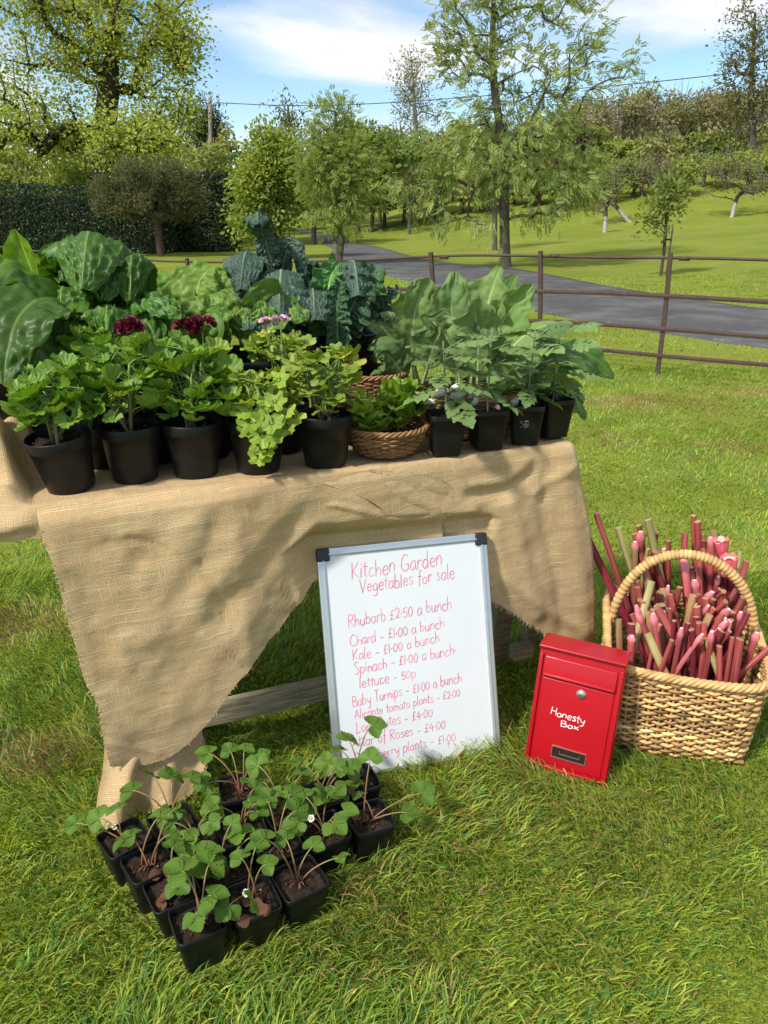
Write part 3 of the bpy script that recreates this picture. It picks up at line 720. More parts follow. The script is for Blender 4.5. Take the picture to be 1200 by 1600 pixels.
def compose(parts):
    V, F, U = [], {}, []; n = 0
    for (tpl, M, P) in parts:
        v = tpl[0] @ np.asarray(M).T + np.asarray(P); V.append(v); U.append(tpl[2])
        for f in tpl[1]: F.setdefault(f.shape[1], []).append(f+n)
        n += len(v)
    return np.concatenate(V), [np.concatenate(f) for f in F.values()], np.concatenate(U)
def rotz(a): c, s = math.cos(a), math.sin(a); return np.array([[c, -s, 0], [s, c, 0], [0, 0, 1]])

# ------------------------------------------------------------------ pots
def round_pot(mb, rt=.0705, rb=.052, h=.13):
    s = (rt-rb)/h
    prof = [(0, .004), (rb*.82, .004), (rb*.86, 0), (rb-.002, 0), (rb, .003), (rb+s*h*.40, h*.40), (rb+s*h*.80, h*.80), (rb+s*h*.81+.002, h*.805), (rt-.0005, h*.83), (rt, h*.985), (rt-.0006, h), (rt-.0022, h), (rt-.003, h*.98), (rt-.005, h*.8), (rt-.012, h*.55)]
    lathe(mb, prof, None, 48)
def square_pot(mb, w=.0475, wb=.034, h=.092):
    s = (w-wb)/h
    prof = [(0, .003), (wb*.8, .003), (wb*.84, 0), (wb-.001, 0), (wb, .002), (wb+s*h*.5, h*.5), (wb+s*h*.86, h*.86), (wb+s*h*.87+.0018, h*.865), (w, h*.90), (w+.0004, h*.985), (w, h), (w-.002, h), (w-.003, h*.98), (w-.005, h*.7)]
    lathe(mb, prof, rsquare(9), 64)
def soil_disc(mb, r, z, outline=None, seed=0, amp=.006):
    k = 40; a = np.arange(k)/k*2*np.pi; o = np.stack([np.cos(a), np.sin(a)], -1) if outline is None else outline(a)
    rr = np.linspace(.02, 1, 14); XY = (rr[:, None, None]*o[None]*r).reshape(-1, 2)
    Z = z+amp*fbm(XY[:, 0]*70, XY[:, 1]*70, seed, 3)+amp*.6*vnoise(XY[:, 0]*160, XY[:, 1]*160, seed, 4)
    mb.add(np.concatenate([XY, Z[:, None]], 1), grid_faces(14, k, True))
    g = np.random.default_rng(seed)
    for i in range(26):
        t = g.random()*6.28; q = r*.92*math.sqrt(g.random()); s = .0012+.003*g.random()
        if outline is not None: q *= .9
        V = np.array([[1, 0, 0], [-1, 0, 0], [0, 1, 0], [0, -1, 0], [0, 0, 1], [0, 0, -1]])*s*(.6+g.random((6, 1))*.8)+np.array([q*math.cos(t), q*math.sin(t), z+.003])
        cc = (9, 9, 8.5) if g.random() < .12 else ((3.5, 2.2, 1.3) if g.random() < .5 else (.8, .7, .6))
        mb.add(V, np.array([[0, 2, 4], [2, 1, 4], [1, 3, 4], [3, 0, 4], [2, 0, 5], [1, 2, 5], [3, 1, 5], [0, 3, 5]]), cc)

def geranium(label, loc, seed, lime=0, spread=(.085, .075), top=.19, n=46, size=.052, tilt=(0, 0, 0), flowers=None, trail=None, lean=(0, 0), nstem=5, low=.02, dark=1.0):
    g = np.random.default_rng(seed)
    root = thing('potted_geranium', label, 'potted plant', tuple(loc), 'potted geraniums', tilt)
    mb = MB(); round_pot(mb); mb.build('pot', M_POT, root)
    mb = MB(); soil_disc(mb, .062, .112, None, seed); mb.build('soil', M_SOIL, root)
    st, lf = MB(), MB()
    tips = []
    for i in range(nstem):
        a = i/nstem*6.28+g.normal(0, .3); rr = g.uniform(.25, .85)
        tip = np.array([math.cos(a)*spread[0]*rr+lean[0], math.sin(a)*spread[1]*rr+lean[1], .112+top*g.uniform(.55, .85)])
        P = bez((g.normal(0, .012), g.normal(0, .012), .105), (math.cos(a)*.015, math.sin(a)*.015, .14), tip*(.7, .7, 1)-np.array([0, 0, .05]), tip, 9)
        cc = np.linspace(0, 1, 9)[:, None]; tube(st, P, np.linspace(.0052, .0028, 9), 6, np.array([.16, .085, .05])*(1-cc)+np.array([.16, .24, .05])*cc)
        tips.append(P)
    pos, ax, nr, sz = [], [], [], []
    for i in range(n):
        P = tips[i % nstem]; k = int(g.integers(3, 9)); b = P[k]
        a = g.uniform(0, 6.28); el = g.uniform(low, 1.25)
        tgt = np.array([lean[0]+math.cos(a)*math.cos(el)*spread[0]*1.05, lean[1]+math.sin(a)*math.cos(el)*spread[1]*1.05, .12+top*(.18+.82*math.sin(el))])*g.uniform(.86, 1.04)
        tgt[2] = max(tgt[2], .135)
        d = tgt-b
        pet = bez(b, b+d*.3+np.array([0, 0, .012]), b+d*.8+np.array([0, 0, .006]), tgt, 6)
        tube(st, pet, np.linspace(.0017, .0012, 6), 4, (.17, .27, .06), False)
        outv = norm(np.array([math.cos(a), math.sin(a), .15]))
        nn = norm(np.array([math.cos(a)*.55, math.sin(a)*.55, .85])+g.normal(0, .28, 3))
        pos.append(tgt); ax.append(outv+g.normal(0, .25, 3)); nr.append(nn); sz.append(size*g.uniform(.55, 1.2)*(1-.25*(el > 1.0)))
    if trail:
        for (tx, ty, tz, s) in trail:
            tgt = np.array([tx, ty, tz])+g.normal(0, .004, 3); b = np.array([tx*.4, ty*.55, max(.15, tz)])
            tube(st, bez(b, b+(0, -.01, .02), tgt+(0, .01, .02), tgt, 6), .0013, 4, (.2, .28, .06), False)
            pos.append(tgt); ax.append(np.array([g.normal(0, .4), -.6, -.6])); nr.append(np.array([g.normal(0, .2), -.75, .55])+g.normal(0, .15, 3)); sz.append(s)
    pos, ax, nr, sz = map(np.array, (pos, ax, nr, sz))
    for t in range(4):
        tpl = fan_leaf(5, .52, .12, .12, .22, seed=t, ruff=.10, ncr=6) if lime else fan_leaf(7, .15, .10, .30+.16*t, .17, seed=t*2, ruff=.10)
        s = np.arange(t, len(pos), 4); Mx = basis(ax[s], nr[s])*sz[s][:, None, None]*1.18
        c = (np.array([.85, .9, .85])+g.random((len(s), 1))*np.array([.5, .32, .3]))*dark
        yw = g.random((len(s), 1)) < .06
        c = np.where(yw, c*np.array([1.45, 1.15, .9]), c)
        lf.stamp(tpl, Mx, pos[s], c)
    st.build('stem', M_STEM, root)
    lf.build('foliage', M_LIME if lime else M_GER, root)
    for (fx, fy, fz, kind) in (flowers or []):
        fm, sm = MB(), MB(); ctr = np.array([fx, fy, fz])
        tube(sm, bez((fx*.5, fy*.5, .15), (fx*.7, fy*.7, fz-.06), ctr-(0, 0, .03), ctr-(0, 0, .012), 8), .0019, 5, (.2, .3, .09), False)
        tpl = fan_leaf(3, .12, .0, .35, .10, nr=3, na=13, open_=1.5, ruff=.16)
        P, A, Nn, C = [], [], [], []
        nf = 12 if kind == 'red' else 9
        for k in range(nf):
            d = norm(np.array([g.normal(0, 1), g.normal(0, .8)-.25, abs(g.normal(0, .8))+.15])); q = ctr+d*(.021 if kind == 'red' else .014)*np.array([1.25, 1, .8])
            tube(sm, [ctr-(0, 0, .012), (ctr+q)/2, q], .0009, 4, (.3, .25, .1), False)
            for p in range(5):
                an = p*1.257+g.random(); side = norm(np.cross(d, (.3, .5, .8))); s2 = np.cross(d, side)
                o = side*math.cos(an)+s2*math.sin(an)
                P.append(q); A.append(o+d*.35); Nn.append(d-.3*o)
                C.append(np.array([.115, .004, .016])*g.uniform(.55, 1.7) if kind == 'red' else np.array([.72, .42, .60])*g.uniform(.8, 1.15))
        fm.stamp(tpl, basis(np.array(A), np.array(Nn))*(.030 if kind == 'red' else .017), np.array(P), np.array(C))
        f = fm.build('flower_head', M_PETAL, root); sm.build('flower_stalk', M_STEM, f)
    return root

def pot_at(px, py, zr=.925):
    p = at(px, py, zr); return (p[0], p[1], TZ+.003)
geranium('potted geranium in the tilted black pot at the left corner of the table', pot_at(101, 680), 1, spread=(.085, .075), top=.18, n=56, tilt=(R(7), R(-5), 0), lean=(.01, .02), size=.05)
geranium('bushy green geranium in the black pot second from the left in the front row', pot_at(203, 668), 2, n=72, spread=(.098, .088), top=.20)
geranium('bushy green geranium in the black pot in front of the larger dark red flower', pot_at(300, 662), 3, n=72, spread=(.096, .088), top=.20)
LT = [(.03, -.05, .19, .04), (.055, -.06, .175, .042), (.00, -.065, .165, .045), (.04, -.075, .15, .048), (.015, -.08, .14, .045), (.06, -.085, .14, .045), (.03, -.09, .12, .045), (.05, -.09, .105, .042), (.075, -.075, .12, .04), (.02, -.088, .095, .042), (.032, -.09, .075, .04), (.018, -.088, .06, .04), (-.02, -.06, .17, .04), (.08, -.06, .16, .045), (.10, -.05, .15, .04), (-.01, -.078, .12, .036)]
geranium('yellow green geranium trailing down the front of its black pot', pot_at(400, 657), 4, lime=1, n=30, spread=(.075, .07), top=.12, size=.042, trail=LT, lean=(.015, -.01))
geranium('lobed green geranium in the black pot beside the lettuce bowl', pot_at(507, 650), 5, lime=1, n=70, spread=(.095, .085), top=.17, size=.044, dark=.72, lean=(0, .01))
def back_pot(px, py, y): p = aty(px, py, y); return (p[0], p[1], TZ+.003)
geranium('geranium with pale upright leaves behind the two leftmost pots', back_pot(150, 600, 1.86), 6, n=34, spread=(.085, .07), top=.21, low=.4)
geranium('geranium with a small dark red flower in the second row', back_pot(236, 600, 1.90), 7, n=34, spread=(.085, .07), top=.165, low=.4, flowers=[(-.012, -.065, .335, 'red')])
geranium('geranium with the larger dark red flower head in the second row', back_pot(318, 600, 1.93), 8, n=30, spread=(.085, .07), top=.155, low=.4, flowers=[(-.015, -.065, .326, 'red'), (.022, -.06, .334, 'red')])
geranium('tall lime geranium with pale pink flowers behind the trailing one', back_pot(440, 600, 1.99), 9, lime=1, n=60, spread=(.085, .07), top=.20, size=.042, low=.3, dark=.9, flowers=[(-.025, -.05, .332, 'pink'), (.012, -.05, .339, 'pink')])

# ------------------------------------------------------------------ tomato plants
def jag():
    return oval_leaf(17, 5, .30, .85, .45, 3.5, .15, -.25, .9)
def tomato_leaf(g):
    L = jag(); parts = [(L, np.eye(3)*.42, (.58, 0, -.10))]
    for x, s, z in ((.22, .26, .0), (.40, .34, -.03), (.56, .30, -.07)):
        for sd in (-1, 1):
            a = sd*(1.05+.25*(.5-x)); Mx = rotz(a)*s; parts.append((L, Mx, (x, 0, z)))
    return compose(parts)
TOM_L = tomato_leaf(None)
def tomato(label, loc, seed, yaw, h=.24, marks=False, lean=(0, 0)):
    g = np.random.default_rng(seed)
    root = thing('potted_tomato_plant', label, 'potted plant', tuple(loc), 'tomato plants in square pots', (0, 0, yaw))
    mb = MB(); square_pot(mb, .0475, .036, .108); pot = mb.build('pot', M_POT, root)
    mb = MB(); soil_disc(mb, .042, .092, rsquare(7), seed); mb.build('soil', M_SOIL, root)
    st, lf = MB(), MB()
    P = bez((0, 0, .09), (g.normal(0, .004), 0, .15), (lean[0]*.6, lean[1]*.6, .2), (lean[0], lean[1], .10+h*.8), 12)
    tube(st, P, np.linspace(.0034, .0018, 12), 7, (.14, .17, .09))
    pos, ax, nr, sz = [], [], [], []
    for i in range(14):
        k = 3+int(i*8.5/14); a = i*2.4+g.normal(0, .3); b = P[min(k, 11)]
        l = g.uniform(.085, .125)*(1-.3*(i > 14)); el = -.15+.75*i/14
        d = np.array([math.cos(a)*math.cos(el), math.sin(a)*math.cos(el), math.sin(el)])
        tube(st, [b, b+d*.02, b+d*l*.5], .0012, 4, (.16, .22, .1), False)
        pos.append(b+d*.015); ax.append(d+np.array([0, 0, -.2])); nr.append(np.array([-d[0]*.2, -d[1]*.2, 1])+g.normal(0, .2, 3)); sz.append(l*1.05)
        # leaflets hang from the rachis
    pos, ax, nr, sz = map(np.array, (pos, ax, nr, sz))
    lf.stamp(TOM_L, basis(ax, nr)*sz[:, None, None], pos, .8+.5*g.random((len(pos), 1))*np.array([1, 1, 1]))
    st.build('stem', M_STEM, root); lf.build('foliage', M_TOM, root)
    if marks:
        mm = MB(); s = .0065; 
        S_ = [[(.42, .9), (.1, 1.0), (.02, .72), (.4, .5), (.42, .15), (.05, .02)], [(.62, 1.0), (.62, -.2)], [(.62, .95), (1.0, 1.0)], [(.5, .5), (1.05, .55)], [(.7, .3), (1.0, -.05)], [(.98, .35), (.66, -.02)]]
        for pl in S_:
            q = catmull(pl, 14); X = (q[:, 0]-.5)*.022-.006; Zc = .050+q[:, 1]*.018
            yy = -(.036+(.0115)*(Zc/.108))-.0008
            tube(mm, np.stack([X, yy, Zc], -1), .0007, 4, (.35, .36, .37), False)
        mm.build('chalk_mark', m_plain('chalk', (1, 1, 1), .9), pot)
    return root
def tp(px, py): p = at(px, py, .91); return (p[0], p[1], TZ+.003)
tomato('tomato plant in the leftmost square black pot of the four on the table edge', tp(697, 645), 21, .12, lean=(-.015, -.01))
tomato('tomato plant in the square black pot in front of the white turnip stems', tp(763, 637), 22, .2, h=.27)
tomato('tomato plant in the square black pot with a white scribbled mark', tp(823, 630), 23, -.12, h=.26, marks=True, lean=(.01, 0))
tomato('tomato plant in the square black pot at the right end of the table', tp(864, 622), 24, .42, h=.25, lean=(.015, .01))

# ------------------------------------------------------------------ strawberries
L3 = oval_leaf(29, 7, .46, .92, .15, 7, .32, -.18, .72, .05)
STRAW_L = compose([(L3, np.eye(3), (0, 0, 0)), (L3, rotz(1.45)*.92, (-.02, .02, 0)), (L3, rotz(-1.45)*.92, (-.02, -.02, 0))])
def strawberry(label, x, y, yaw, seed, n=5, flowers=0, big=1.0, dirs=None, brown=0, hs=.8):
    g = np.random.default_rng(seed)
    root = thing('potted_strawberry_plant', label, 'potted plant', (x, y, 0), 'strawberry plants in square pots', (R(g.normal(0, 2)), R(g.normal(0, 2)), yaw))
    mb = MB(); square_pot(mb, .049, .037, .095); mb.build('pot', M_POT, root)
    mb = MB(); soil_disc(mb, .0435, .080, rsquare(7), seed, .008); mb.build('soil', M_SOIL, root)
    st, lf = MB(), MB(); pos, ax, nr, sz = [], [], [], []
    dd = dirs or [(g.uniform(0, 6.28), g.uniform(.03, .085), g.uniform(.06, .13)) for _ in range(n)]
    for (a, rr, hh) in dd:
        a -= yaw; hh *= hs*.92
        tip = np.array([math.cos(a)*rr, math.sin(a)*rr, .085+hh]); b = np.array([g.normal(0, .006), g.normal(0, .006), .08])
        P = bez(b, b+np.array([math.cos(a)*rr*.15, math.sin(a)*rr*.15, hh*.7]), tip-np.array([math.cos(a)*rr*.3, math.sin(a)*rr*.3, -.004]), tip, 9)
        cc = np.linspace(0, 1, 9)[:, None]; tube(st, P, np.linspace(.0021, .0013, 9), 5, np.array([.22, .06, .035])*(1-cc)+np.array([.20, .22, .07])*cc, False)
        o = np.array([math.cos(a), math.sin(a), .12]); pos.append(tip); ax.append(o+g.normal(0, .2, 3)); nr.append(np.array([o[0]*.25, o[1]*.25-.15, .95])+g.normal(0, .36, 3)); sz.append(.032*big*g.uniform(.75, 1.2))
    # brown leaf bases at the crown
    for k in range(7):
        a = g.uniform(0, 6.28); l = g.uniform(.012, .03); tube(st, [(0, 0, .079), (math.cos(a)*l*.5, math.sin(a)*l*.5, .092), (math.cos(a)*l, math.sin(a)*l, .088)], [.003, .002, .0008], 5, (.11, .05, .025))
    pos, ax, nr, sz = map(np.array, (pos, ax, nr, sz))
    c = .85+g.random((len(pos), 1))*np.array([.55, .4, .4])
    lf.stamp(STRAW_L, basis(ax, nr)*sz[:, None, None], pos, c)
    st.build('stem', M_STEM, root); lf.build('foliage', M_STRAW, root)
    if brown:
        dm = m_plain('dead leaf', (.10, .045, .022), .8, 0, .3, 0, 60, .4)
        for k in range(brown):
            q = np.array([[g.uniform(-.03, .035), g.uniform(-.045, -.01), g.uniform(.088, .10)]]); bm_ = MB()
            bm_.stamp(L3, basis(g.normal(0, 1, (1, 3))*(1, 1, .2), np.array([[0, -.4, 1.]])+g.normal(0, .4, (1, 3)))*.026, q, (1, 1, 1)); bm_.build('dead_leaf', dm, root)
    for k in range(flowers):
        a = g.uniform(3.4, 6.0)-yaw; c0 = np.array([math.cos(a)*g.uniform(.015, .045), math.sin(a)*g.uniform(.02, .05), .085+g.uniform(.035, .075)])
        fm = MB(); tube(fm, bez((0, 0, .082), (0, 0, .11), c0+(0, 0, .02), c0-(0, 0, .001), 7), .001, 4, (.24, .26, .1), False)
        d = norm(np.array([g.normal(0, .3), -.6, .8])); s1 = norm(np.cross(d, (1, .2, .1))); s2 = np.cross(d, s1)
        A = np.array([s1*math.cos(t)+s2*math.sin(t)+.2*d for t in np.arange(5)*1.257]); pt = fan_leaf(1, 0, 0, .2, 0, 3, 11, 1.9, .03)
        fm.stamp(pt, basis(A, np.tile(d, (5, 1)))*.0085, np.tile(c0, (5, 1))+norm(A)*.0042, (.86, .86, .82))
        th = np.linspace(0, 1, 5)[:, None]; lathe(fm, [(0.0001, .0034), (.002, .003), (.003, .0012), (.003, -.001)], None, 10, (.62, .48, .08), np.stack([s1, s2, d], -1), 0, c0)
        fm.build('flower', M_PETAL, root)
    BLOCKS.append((x, y, .047, .047, yaw))
    return root
TP = 2*math.pi
SY = .50
strawberry('strawberry plant in the pot nearest the camera at the front corner of the block', -.367, 1.126, SY, 31, dirs=[(1.9, .05, .10), (1.2, .055, .13), (5.0, .035, .075), (.2, .03, .085), (2.5, .03, .15)], big=1.1)
strawberry('strawberry plant with a white flower in the second pot of the front row', -.270, 1.178, SY, 32, flowers=1, brown=4, dirs=[(4.9, .05, .075), (.6, .03, .11), (2.5, .03, .13), (1.5, .04, .14), (4.0, .06, .05)], big=1.05)
strawberry('strawberry plant with two small low leaves in the right pot of the front row', -.176, 1.230, SY+.05, 33, dirs=[(.25, .085, .055), (1.0, .05, .07), (2.2, .05, .10), (2.9, .07, .13)], big=.95)
strawberry('red stemmed strawberry plant behind the front corner pot on the left edge', -.434, 1.205, SY+.1, 34, dirs=[(.5, .07, .09), (1.3, .03, .12), (.1, .085, .12), (5.6, .03, .06)], flowers=0, brown=3)
strawberry('strawberry plant in the pot third from the front along the left edge', -.503, 1.266, SY+.15, 35, dirs=[(.3, .05, .09), (1.2, .05, .12), (2.6, .05, .07), (.9, .08, .13)], brown=2)
strawberry('strawberry plant with leaves spilling over the left corner of the block beside the burlap', -.575, 1.338, SY+.2, 36, dirs=[(3.0, .11, .05), (2.9, .055, .07), (2.2, .03, .09), (5.2, .05, .06)], flowers=1, big=1.0)
strawberry('strawberry plant in the middle of the block ringed by other pots', -.338, 1.262, SY, 37, n=7, hs=.85)
strawberry('strawberry plant in the pot behind the red stemmed one', -.408, 1.322, SY+.06, 38, n=5, hs=.8)
strawberry('strawberry plant in the pot beside the pale burlap end', -.485, 1.392, SY+.1, 39, dirs=[(1.7, .05, .12), (2.4, .07, .13), (.9, .06, .12), (3.0, .09, .11), (5., .03, .08)], big=1.1)
strawberry('strawberry plant in the inner pot left of centre in the block', -.318, 1.372, SY, 40, n=8, hs=.9, flowers=1)
strawberry('strawberry plant in the pot behind the two low leaved pot', -.232, 1.318, SY, 41, dirs=[(.6, .05, .10), (5.6, .04, .09), (2.2, .04, .13), (1.2, .07, .12)])
strawberry('strawberry plant with a white flower in the pot second from the right end', -.132, 1.366, SY, 42, flowers=1, dirs=[(.2, .05, .07), (5.3, .05, .09), (2.6, .05, .11), (1.3, .04, .10), (3.6, .06, .08)], big=1.1)
strawberry('strawberry plant in the rightmost pot with a long leaf reaching over the grass', -.036, 1.404, SY-.1, 43, dirs=[(.35, .13, .055), (.0, .085, .03), (2.4, .03, .07), (1.6, .03, .20)], big=1.0)
strawberry('strawberry plant in the inner pot right of centre in the block', -.232, 1.432, SY, 44, n=8, hs=.85)
strawberry('strawberry plant in the back row near the middle of the whiteboard side', -.145, 1.478, SY, 45, n=8, hs=.8)
strawberry('strawberry plant in the back row left under the timber rail', -.352, 1.500, SY-.2, 46, dirs=[(2.7, .09, .10), (2.2, .05, .11), (.6, .05, .10), (1.4, .04, .12), (5.4, .05, .08), (3.6, .08, .06)], big=1.05)
strawberry('strawberry plant in the back right pot whose leaf covers the whiteboard writing', -.066, 1.530, SY-.1, 47, dirs=[(.5, .045, .20), (2.6, .05, .10), (2.0, .05, .12), (3.2, .07, .08), (4.6, .05, .05)], flowers=2, big=1.1)
# ------------------------------------------------------------------ big-leaf vegetables
M_CHARD = m_leaf('chard leaf', (.068, .155, .017), (.20, .30, .07), K=8, veinw=.035, latf=.32, trans=.28, rough=.44, spec=.36, bsc=90, bst=.12, patch=.3, psc=14)
M_SPIN = m_leaf('spinach leaf', (.12, .215, .035), (.20, .29, .08), K=7, veinw=.028, trans=.24, rough=.5, spec=.35, bsc=90, bst=.15, patch=.3, psc=18)
M_KALE = m_leaf('kale leaf', (.038, .078, .048), (.18, .26, .12), K=14, veinw=.05, trans=.12, rough=.5, spec=.45, bsc=190, bst=.5, patch=.4, psc=40)
M_TURN = m_leaf('turnip leaf', (.15, .235, .075), (.36, .44, .22), K=7, veinw=.035, trans=.26, rough=.6, spec=.3, bsc=110, bst=.2, patch=.2, psc=16)
M_LETT = m_leaf('lettuce leaf', (.17, .28, .025), (.42, .50, .18), K=6, veinw=.06, trans=.36, rough=.4, bsc=90, bst=.2, patch=.25, psc=25)
RD = lambda r, q: (.9-3.2*np.abs(q)) if r else q
CAMV = np.array([0, 0, CAMH])
def big_leaf(mat, ctrl, W, root=None, seed=0, nu=44, nv=21, stalk=.15, sw=.012, cup=.3, ruff=.15, rfreq=5., quilt=.012, qk=7., bl=.006, blf=55., twist=0., tint=(1, 1, 1), p=.8, q=.75, face=None, name='leaf', edge=.0, lob=0., roll=0., ridge=0, cell=0., puff=0., side=None):
    """leaf along a bezier midrib; its face looks towards `face` (default: the viewer's side of the table)"""
    g = np.random.default_rng(seed)
    P = bez(*ctrl, 200); dl = np.concatenate([[0], np.cumsum(np.linalg.norm(np.diff(P, axis=0), axis=1))]); P = np.stack([np.interp(np.linspace(0, dl[-1], nu), dl, P[:, k]) for k in range(3)], -1); T = norm(np.gradient(P, axis=0))
    fv = np.array(face if face is not None else (0.1, -.75, .55), float)
    S = np.cross(T, fv); bad = np.linalg.norm(S, axis=1) < .25
    S = norm(S)
    for i in range(1, nu):
        if np.dot(S[i], S[i-1]) < 0: S[i] = -S[i]
        S[i] = norm(S[i]*.35+S[i-1]*.65); S[i] = norm(S[i]-T[i]*np.dot(S[i], T[i]))
    if side is not None:
        S = np.array(side, float)[None]-T*np.sum(T*np.array(side, float), 1, keepdims=True); S = norm(S)
    Nn = np.cross(S, T)
    u = np.linspace(0, 1, nu)
    tw = twist*u; S, Nn = S*np.cos(tw)[:, None]+Nn*np.sin(tw)[:, None], -S*np.sin(tw)[:, None]+Nn*np.cos(tw)[:, None]
    ub = np.clip((u-stalk)/(1-stalk), 0, 1)
    w = W*.5*np.sin(np.pi*(ub**p*.985+.0))**q
    w = np.where(u < stalk, 0, w)+sw*.5*(1-ub)**.6+.001
    v = np.linspace(-1, 1, nv)
    U, Vv = np.meshgrid(u, v, indexing='ij'); B = np.clip(ub*4, 0, 1)[:, None]*np.minimum(1, (w/(W*.25)))[:, None]; av = np.abs(Vv)
    rph = g.random()*6.28
    wl = w[:, None]*(1+edge*fbm(U*14, np.sign(Vv)*3+seed, seed, 3, 2)+lob*np.sign(np.sin(U*40))*np.abs(np.sin(U*40))**.5*av)
    lat = wl*np.sin(Vv*(1-roll*.2)*1.0)/np.sin(1.0)
    z = cup*wl*(av**1.6)*1.0
    z = z+ruff*W*.5*(av**2.2)*np.sin(U*rfreq*6.28+rph+np.sign(Vv)*1.3+1.5*vnoise(U*4, Vv*1.5, seed, 5))*B
    fr = (U*qk-av*qk*.32+.45*fbm(U*5, Vv*2.5, seed, 51, 2)) % 1.0
    z = z+quilt*(np.sin(np.pi*fr)**.7-.55)*np.sin(np.pi*np.clip(av*1.02, 0, 1))**.6*B
    z = z+bl*RD(ridge, fbm(U*np.linalg.norm(np.diff(P, axis=0), axis=1).sum()*blf, Vv*W*.5*blf, seed*3.1, 7, 3))*B*np.clip(av*5, .15, 1)
    if cell:
        Lp = np.linalg.norm(np.diff(P, axis=0), axis=1).sum()
        wx, wy = U*Lp/cell+.35*vnoise(U*9, Vv*4, seed, 77), Vv*W*.5/cell*1.1+seed*7.3+.35*vnoise(U*9, Vv*4, seed, 78)
        f1, f2 = worley(wx+.35*np.abs(wy-seed*7.3), wy, seed)
        z = z+puff*(np.sqrt(np.clip((f2-f1)*1.5, 0, 1))-.55)*B*np.clip(av*6, .1, 1)
    z = z-.004*np.exp(-(av/.12)**2)
    X = P[:, None]+S[:, None]*lat[..., None]+Nn[:, None]*z[..., None]
    mb = MB(); c = np.array(tint)*(1+.25*fbm(U*3, Vv*1.5, seed, 13)[..., None])
    mb.add(X.reshape(-1, 3), grid_faces(nu, nv), c.reshape(-1, 3), np.stack([np.clip(U*1.0, 0, 1), Vv*.5+.5], -1).reshape(-1, 2))
    # fleshy stalk under the blade
    k = max(3, int(nu*max(stalk, .1))+6); k = min(k, nu)
    tube(mb, P[:k]-Nn[:k]*.002, np.linspace(sw*.5, sw*.28, k), 7, np.array(tint)*np.array([2.6, 2.0, 2.6]) if stalk > .12 else np.array(tint)*1.6, True)
    return put(mb, name, mat, root)
def Lf(mat, root, b, c1, c2, t, W, **k):
    """leaf through four sight lines, each (px, py, depth y)"""
    return big_leaf(mat, [aty(*b), aty(*c1), aty(*c2), aty(*t)], W, root, **k)

# ---- tubs that carry the greens
def tub(label, cat, s, d, w, l, h, yaw=0.):
    p = tb(s, d, TZ+.003); root = thing('crate', label, cat, tuple(p), None, (0, 0, YAW+yaw)); mb = MB()
    def box_outline(a):
        c, sn = np.cos(a), np.sin(a); r = (np.abs(c)**8+np.abs(sn)**8)**(-1/8); return np.stack([c*r*w/2, sn*r*l/2], -1)
    prof = [(.0, .003), (.80, .003), (.84, 0), (.86, .004), (.93, h*.7), (.96, h*.90), (1.0, h*.905), (1.02, h*.97), (1.015, h), (.985, h), (.965, h*.96), (.93, h*.7), (.85, .02), (.0, .02)]
    lathe(mb, prof, box_outline, 64); mb.build('body', M_POT, root)
    return root, p
rt, p = tub('low black plastic crate heaped with spinach behind the geraniums', 'crate', .45, .40, .42, .30, .235, -.22)
mb = MB(); tube(mb, catmull([(-.07, -.155, .228), (-.06, -.166, .236), (.06, -.166, .236), (.07, -.155, .228)], 14), .009, 8); mb.build('handle', M_POT, rt)
tub('black plastic tub under the large chard leaves at the left', 'tub', .03, .47, .28, .26, .22, .1)
def bucket(label, x, y, r, h):
    root = thing('bucket', label, 'bucket', (x, y, TZ+.003)); mb = MB()
    prof = [(0, .003), (r*.76, .003), (r*.79, 0), (r*.8, .004), (r*.93, h*.75), (r*.945, h*.86), (r*1.0, h*.865), (r*1.02, h*.93), (r*.975, h*.94), (r*.98, h*.975), (r*1.03, h*.98), (r*1.03, h), (r*.97, h), (r*.95, h*.95), (r*.86, h*.4), (0, h*.3)]
    lathe(mb, prof, None, 56); mb.build('body', M_POT, root)
    mb = MB(); a = np.linspace(-.1, math.pi+.1, 30); tube(mb, np.stack([np.cos(a)*r*1.05, -np.sin(a)*r*1.02-.01, h*.93-np.sin(a)*.05], -1), .003, 6); mb.build('handle', M_POT, root)
    return root
bp = aty(527, 522, 2.30); bucket('round black bucket holding dark kale leaves', bp[0]+.01, 2.34, .118, bp[2]-TZ+.0)

# ---- chard
ch = thing('chard_bunch', 'bunch of smooth broad chard leaves drooping over the left end of the table', 'chard', tuple(aty(90, 560, 1.98)), 'chard bunches')
Lf(M_CHARD, ch, (120, 480, 2.02), (60, 440, 1.90), (10, 470, 1.78), (5, 600, 1.70), .18, seed=1, cup=.10, ruff=.14, quilt=.006, bl=.012, blf=28., cell=.034, puff=.010, nu=70, nv=31, stalk=.1, sw=.02, tint=(.62, .66, .6), p=.7, q=.6)
Lf(M_CHARD, ch, (130, 520, 2.05), (70, 440, 2.02), (0, 415, 1.95), (-70, 470, 1.88), .16, seed=2, cup=.25, ruff=.12, quilt=.006, face=(0, -.3, .9), tint=(1.35, 1.2, .9), q=.6)
Lf(M_CHARD, ch, (95, 530, 2.10), (60, 460, 2.10), (50, 420, 2.12), (22, 358, 2.10), .12, seed=3, cup=.7, ruff=.12, quilt=.006, tint=(2.1, 1.75, .95), twist=.5)
Lf(M_CHARD, ch, (100, 560, 2.15), (70, 500, 2.14), (40, 440, 2.16), (-10, 400, 2.14), .13, seed=4, cup=.4, ruff=.1, tint=(1.6, 1.4, 1))
Lf(M_CHARD, ch, (110, 560, 1.95), (90, 520, 1.90), (70, 500, 1.86), (45, 590, 1.82), .15, seed=5, cup=.15, ruff=.12, tint=(.75, .8, .8))
